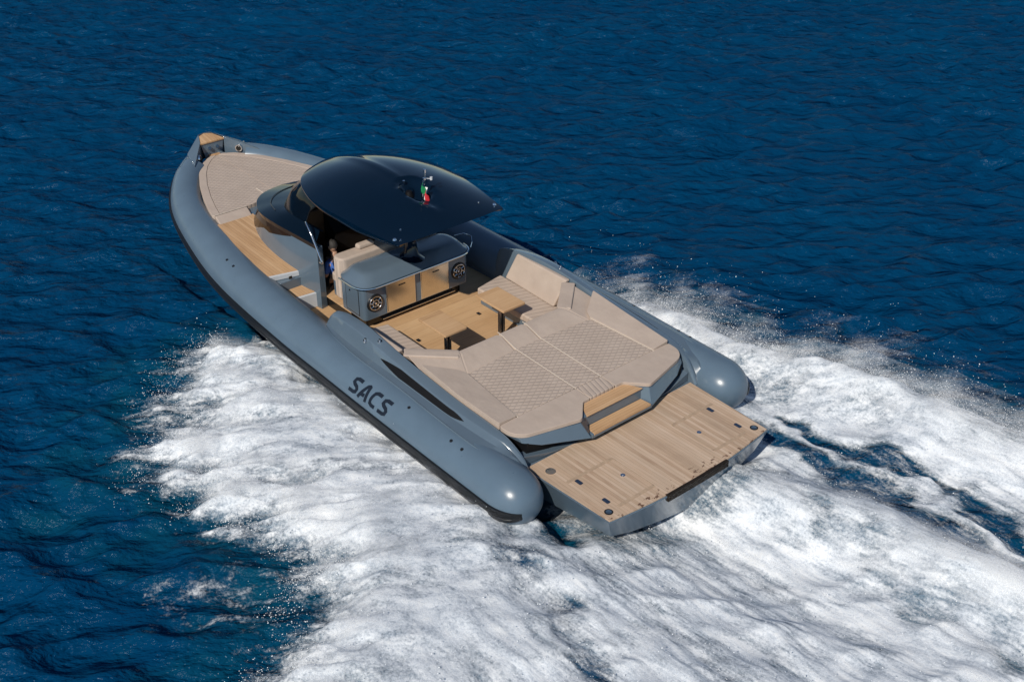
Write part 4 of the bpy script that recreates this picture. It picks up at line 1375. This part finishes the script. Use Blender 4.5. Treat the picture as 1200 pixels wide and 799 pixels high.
fcov, fmac, frel, faer, fstr, faft = wake_fields(FX, FY)
fz_, fdx, fdy = swell(FX, FY)
fcalm = 1 - .55 * sstep(0, .6, fcov)
foam = grid_mesh('white_water', FX + fdx, FY + fdy, fz_ * fcalm + fmac + frel + .012 + .03 * fcov, mf, {'foam': fcov, 'aftw': faft}, keep=fcov > .02)
foam['kind'] = 'stuff'

# fine spray hanging over the white water: layers of droplet-filled air, each at its own height
mm, nt, b = new_mat('spray_mist')
out = nt.nodes['Material Output']
nt.nodes.remove(b)
co = obj_co(nt)
fo = attr(nt, 'foam')
lv = attr(nt, 'level')
aw = attr(nt, 'aftw')
n1 = flow_noise(3.2, 7, .64, .38)
n2 = noise(nt, co, 46.0, 3, .7)
n3 = noise(nt, co, 1.6, 3, .5)
nn = math_node(nt, 'ADD', math_node(nt, 'ADD', math_node(nt, 'MULTIPLY', n1, .48), math_node(nt, 'MULTIPLY', n2, .34)), math_node(nt, 'MULTIPLY', n3, .18))
val = math_node(nt, 'SUBTRACT', math_node(nt, 'ADD', math_node(nt, 'MULTIPLY', fo, 1.0), math_node(nt, 'MULTIPLY', math_node(nt, 'SUBTRACT', nn, .5), 4.2)), math_node(nt, 'MULTIPLY', lv, .55))
al = N(nt, 'ShaderNodeMapRange', interpolation_type='SMOOTHSTEP')
L(nt, val, al.inputs[0])
for i, v in ((1, .35), (2, 1.45), (3, 0.0), (4, .46)):
    al.inputs[i].default_value = v
df = N(nt, 'ShaderNodeBsdfDiffuse')
df.inputs[0].default_value = (.90, .91, .92, 1)
tl = N(nt, 'ShaderNodeBsdfTranslucent')
tl.inputs[0].default_value = (.90, .91, .92, 1)
m2 = N(nt, 'ShaderNodeMixShader')
m2.inputs[0].default_value = .32
L(nt, df.outputs[0], m2.inputs[1])
L(nt, tl.outputs[0], m2.inputs[2])
trn = N(nt, 'ShaderNodeBsdfTransparent')
mx = N(nt, 'ShaderNodeMixShader')
L(nt, al.outputs[0], mx.inputs[0])
L(nt, trn.outputs[0], mx.inputs[1])
L(nt, m2.outputs[0], mx.inputs[2])
L(nt, mx.outputs[0], out.inputs[0])
MXg, MYg = np.meshgrid(np.arange(-6.5, 9.6, .08), np.arange(-7.5, 9.6, .08), indexing='xy')
mcov, mmac, mrel, _a, mstr, maft = wake_fields(MXg, MYg)
msd = np.maximum(poly_sd(MXg, MYg, PORT), poly_sd(MXg, MYg, STBD))
mist_h = .13 + .22 * np.exp(-((msd - .35) / .8) ** 2) + .62 * np.exp(-((poly_sd(MXg, MYg, STBD) - .45) / .55) ** 2) * sstep(6.2, 5, MXg) * (MYg < -2)
mist_h *= sstep(2.3, 2.8, np.abs(MYg)) + sstep(.2, -.8, MXg) * (1 - sstep(2.2, 3.1, np.abs(MYg))) * .8
NL = 5
lay = [[], [], [], [], []]
for k in range(NL):
    q = (k + 1) / NL
    soft = sstep(-.75 - .1 * k, .7, msd + .35 * mstr) * sstep(.04, .35, mcov) * (mcov * .8 + .2) * sstep(.03, .13, mist_h) * (1 - .35 * sstep(.6, 1.6, msd))
    tr_ok = mist_h > .03
    zz = mmac + mrel + .05 + mist_h * q + .05 * q * fbm(MXg * 1.3, MYg * 1.3, 3, seed=80 + 3 * k)
    keep = (soft > .05) & tr_ok & (mcov > .05)
    lay[0].append(np.stack([MXg, MYg, zz], -1).reshape(-1, 3)); lay[1].append(soft.reshape(-1)); lay[2].append(np.full(MXg.size, q)); lay[3].append(maft.reshape(-1)); lay[4].append(keep.reshape(-1))
hN, wN = MXg.shape
idx = np.arange(hN * wN).reshape(hN, wN)
q0 = np.stack([idx[:-1, :-1], idx[:-1, 1:], idx[1:, 1:], idx[1:, :-1]], -1).reshape(-1, 4)
QQ = np.concatenate([q0[lay[4][k][q0].all(1)] + k * hN * wN for k in range(NL)])
CO = np.concatenate(lay[0])
used, inv = np.unique(QQ, return_inverse=True)
me = bpy.data.meshes.new('spray_mist')
me.vertices.add(len(used))
me.vertices.foreach_set('co', CO[used].astype(np.float32).reshape(-1))
QQ = inv.reshape(-1, 4)
me.loops.add(QQ.size)
me.loops.foreach_set('vertex_index', QQ.reshape(-1).astype(np.int32))
me.polygons.add(len(QQ))
me.polygons.foreach_set('loop_start', (np.arange(len(QQ)) * 4).astype(np.int32))
me.update(calc_edges=True)
for nm_, arr in (('foam', np.concatenate(lay[1])), ('level', np.concatenate(lay[2])), ('aftw', np.concatenate(lay[3]))):
    me.attributes.new(nm_, 'FLOAT', 'POINT').data.foreach_set('value', arr[used].astype(np.float32))
me.shade_smooth()
me.materials.append(mm)
mist = bpy.data.objects.new('spray_mist', me)
COL.objects.link(mist)
mist['kind'] = 'stuff'

# droplets thrown up along the edges of the white water
def droplets(n_try):
    px = RNG.uniform(-6, 9.3, n_try)
    py = RNG.uniform(-7.2, 8.5, n_try)
    c, m_, r_, a_, st_, _w = wake_fields(px, py)
    outer_p = poly_sd(px, py, PORT)
    outer_s = poly_sd(px, py, STBD)
    sd = np.maximum(outer_p, outer_s)
    we = np.exp(-((sd - .15) / .34) ** 2) * (.35 + .65 * sstep(-.2, .6, st_)) + .10 * (c > .4)
    we *= 1 + 1.2 * (py < -2.2) * np.exp(-((outer_s - .2) / .5) ** 2)
    we *= (np.abs(py) > 2.75) | (px < .2)
    we *= .25 + 1.5 * sstep(-.1, .45, fbm(px * 2.2, py * 2.2, 3, .6, seed=91))
    ok = RNG.random(n_try) < we * .55
    px, py, m_, sd, outer_s = px[ok], py[ok], m_[ok], sd[ok], outer_s[ok]
    hmax = .16 + .38 * (py < -2.2) * np.exp(-((outer_s - .3) / .6) ** 2) + .14 * (px > 3) * (py > 0)
    pz = m_ + RNG.exponential(1.0, len(px)) * hmax * .45 + .01
    size = np.clip(RNG.lognormal(-5.5, .45, len(px)), .002, .011)
    return np.stack([px, py, pz], -1), size
P_, S_ = droplets(700000)
ovt = np.array([(1, 0, 0), (-1, 0, 0), (0, 1, 0), (0, -1, 0), (0, 0, 1), (0, 0, -1)], float)
otr = np.array([(0, 2, 4), (2, 1, 4), (1, 3, 4), (3, 0, 4), (2, 0, 5), (1, 2, 5), (3, 1, 5), (0, 3, 5)])
stretch = RNG.uniform(.7, 1.5, (len(P_), 1, 3))
V_ = (P_[:, None, :] + ovt[None] * S_[:, None, None] * stretch).reshape(-1, 3)
T_ = (otr[None] + (np.arange(len(P_)) * 6)[:, None, None]).reshape(-1, 3)
me = bpy.data.meshes.new('spray')
me.vertices.add(len(V_))
me.vertices.foreach_set('co', V_.astype(np.float32).reshape(-1))
me.loops.add(T_.size)
me.loops.foreach_set('vertex_index', T_.reshape(-1).astype(np.int32))
me.polygons.add(len(T_))
me.polygons.foreach_set('loop_start', (np.arange(len(T_)) * 3).astype(np.int32))
me.update(calc_edges=True)
me.shade_smooth()
spray = finish('spray', me, simple('spray_droplets', (.80, .83, .85), .3, var=.04), None, smooth=None)
spray['kind'] = 'stuff'
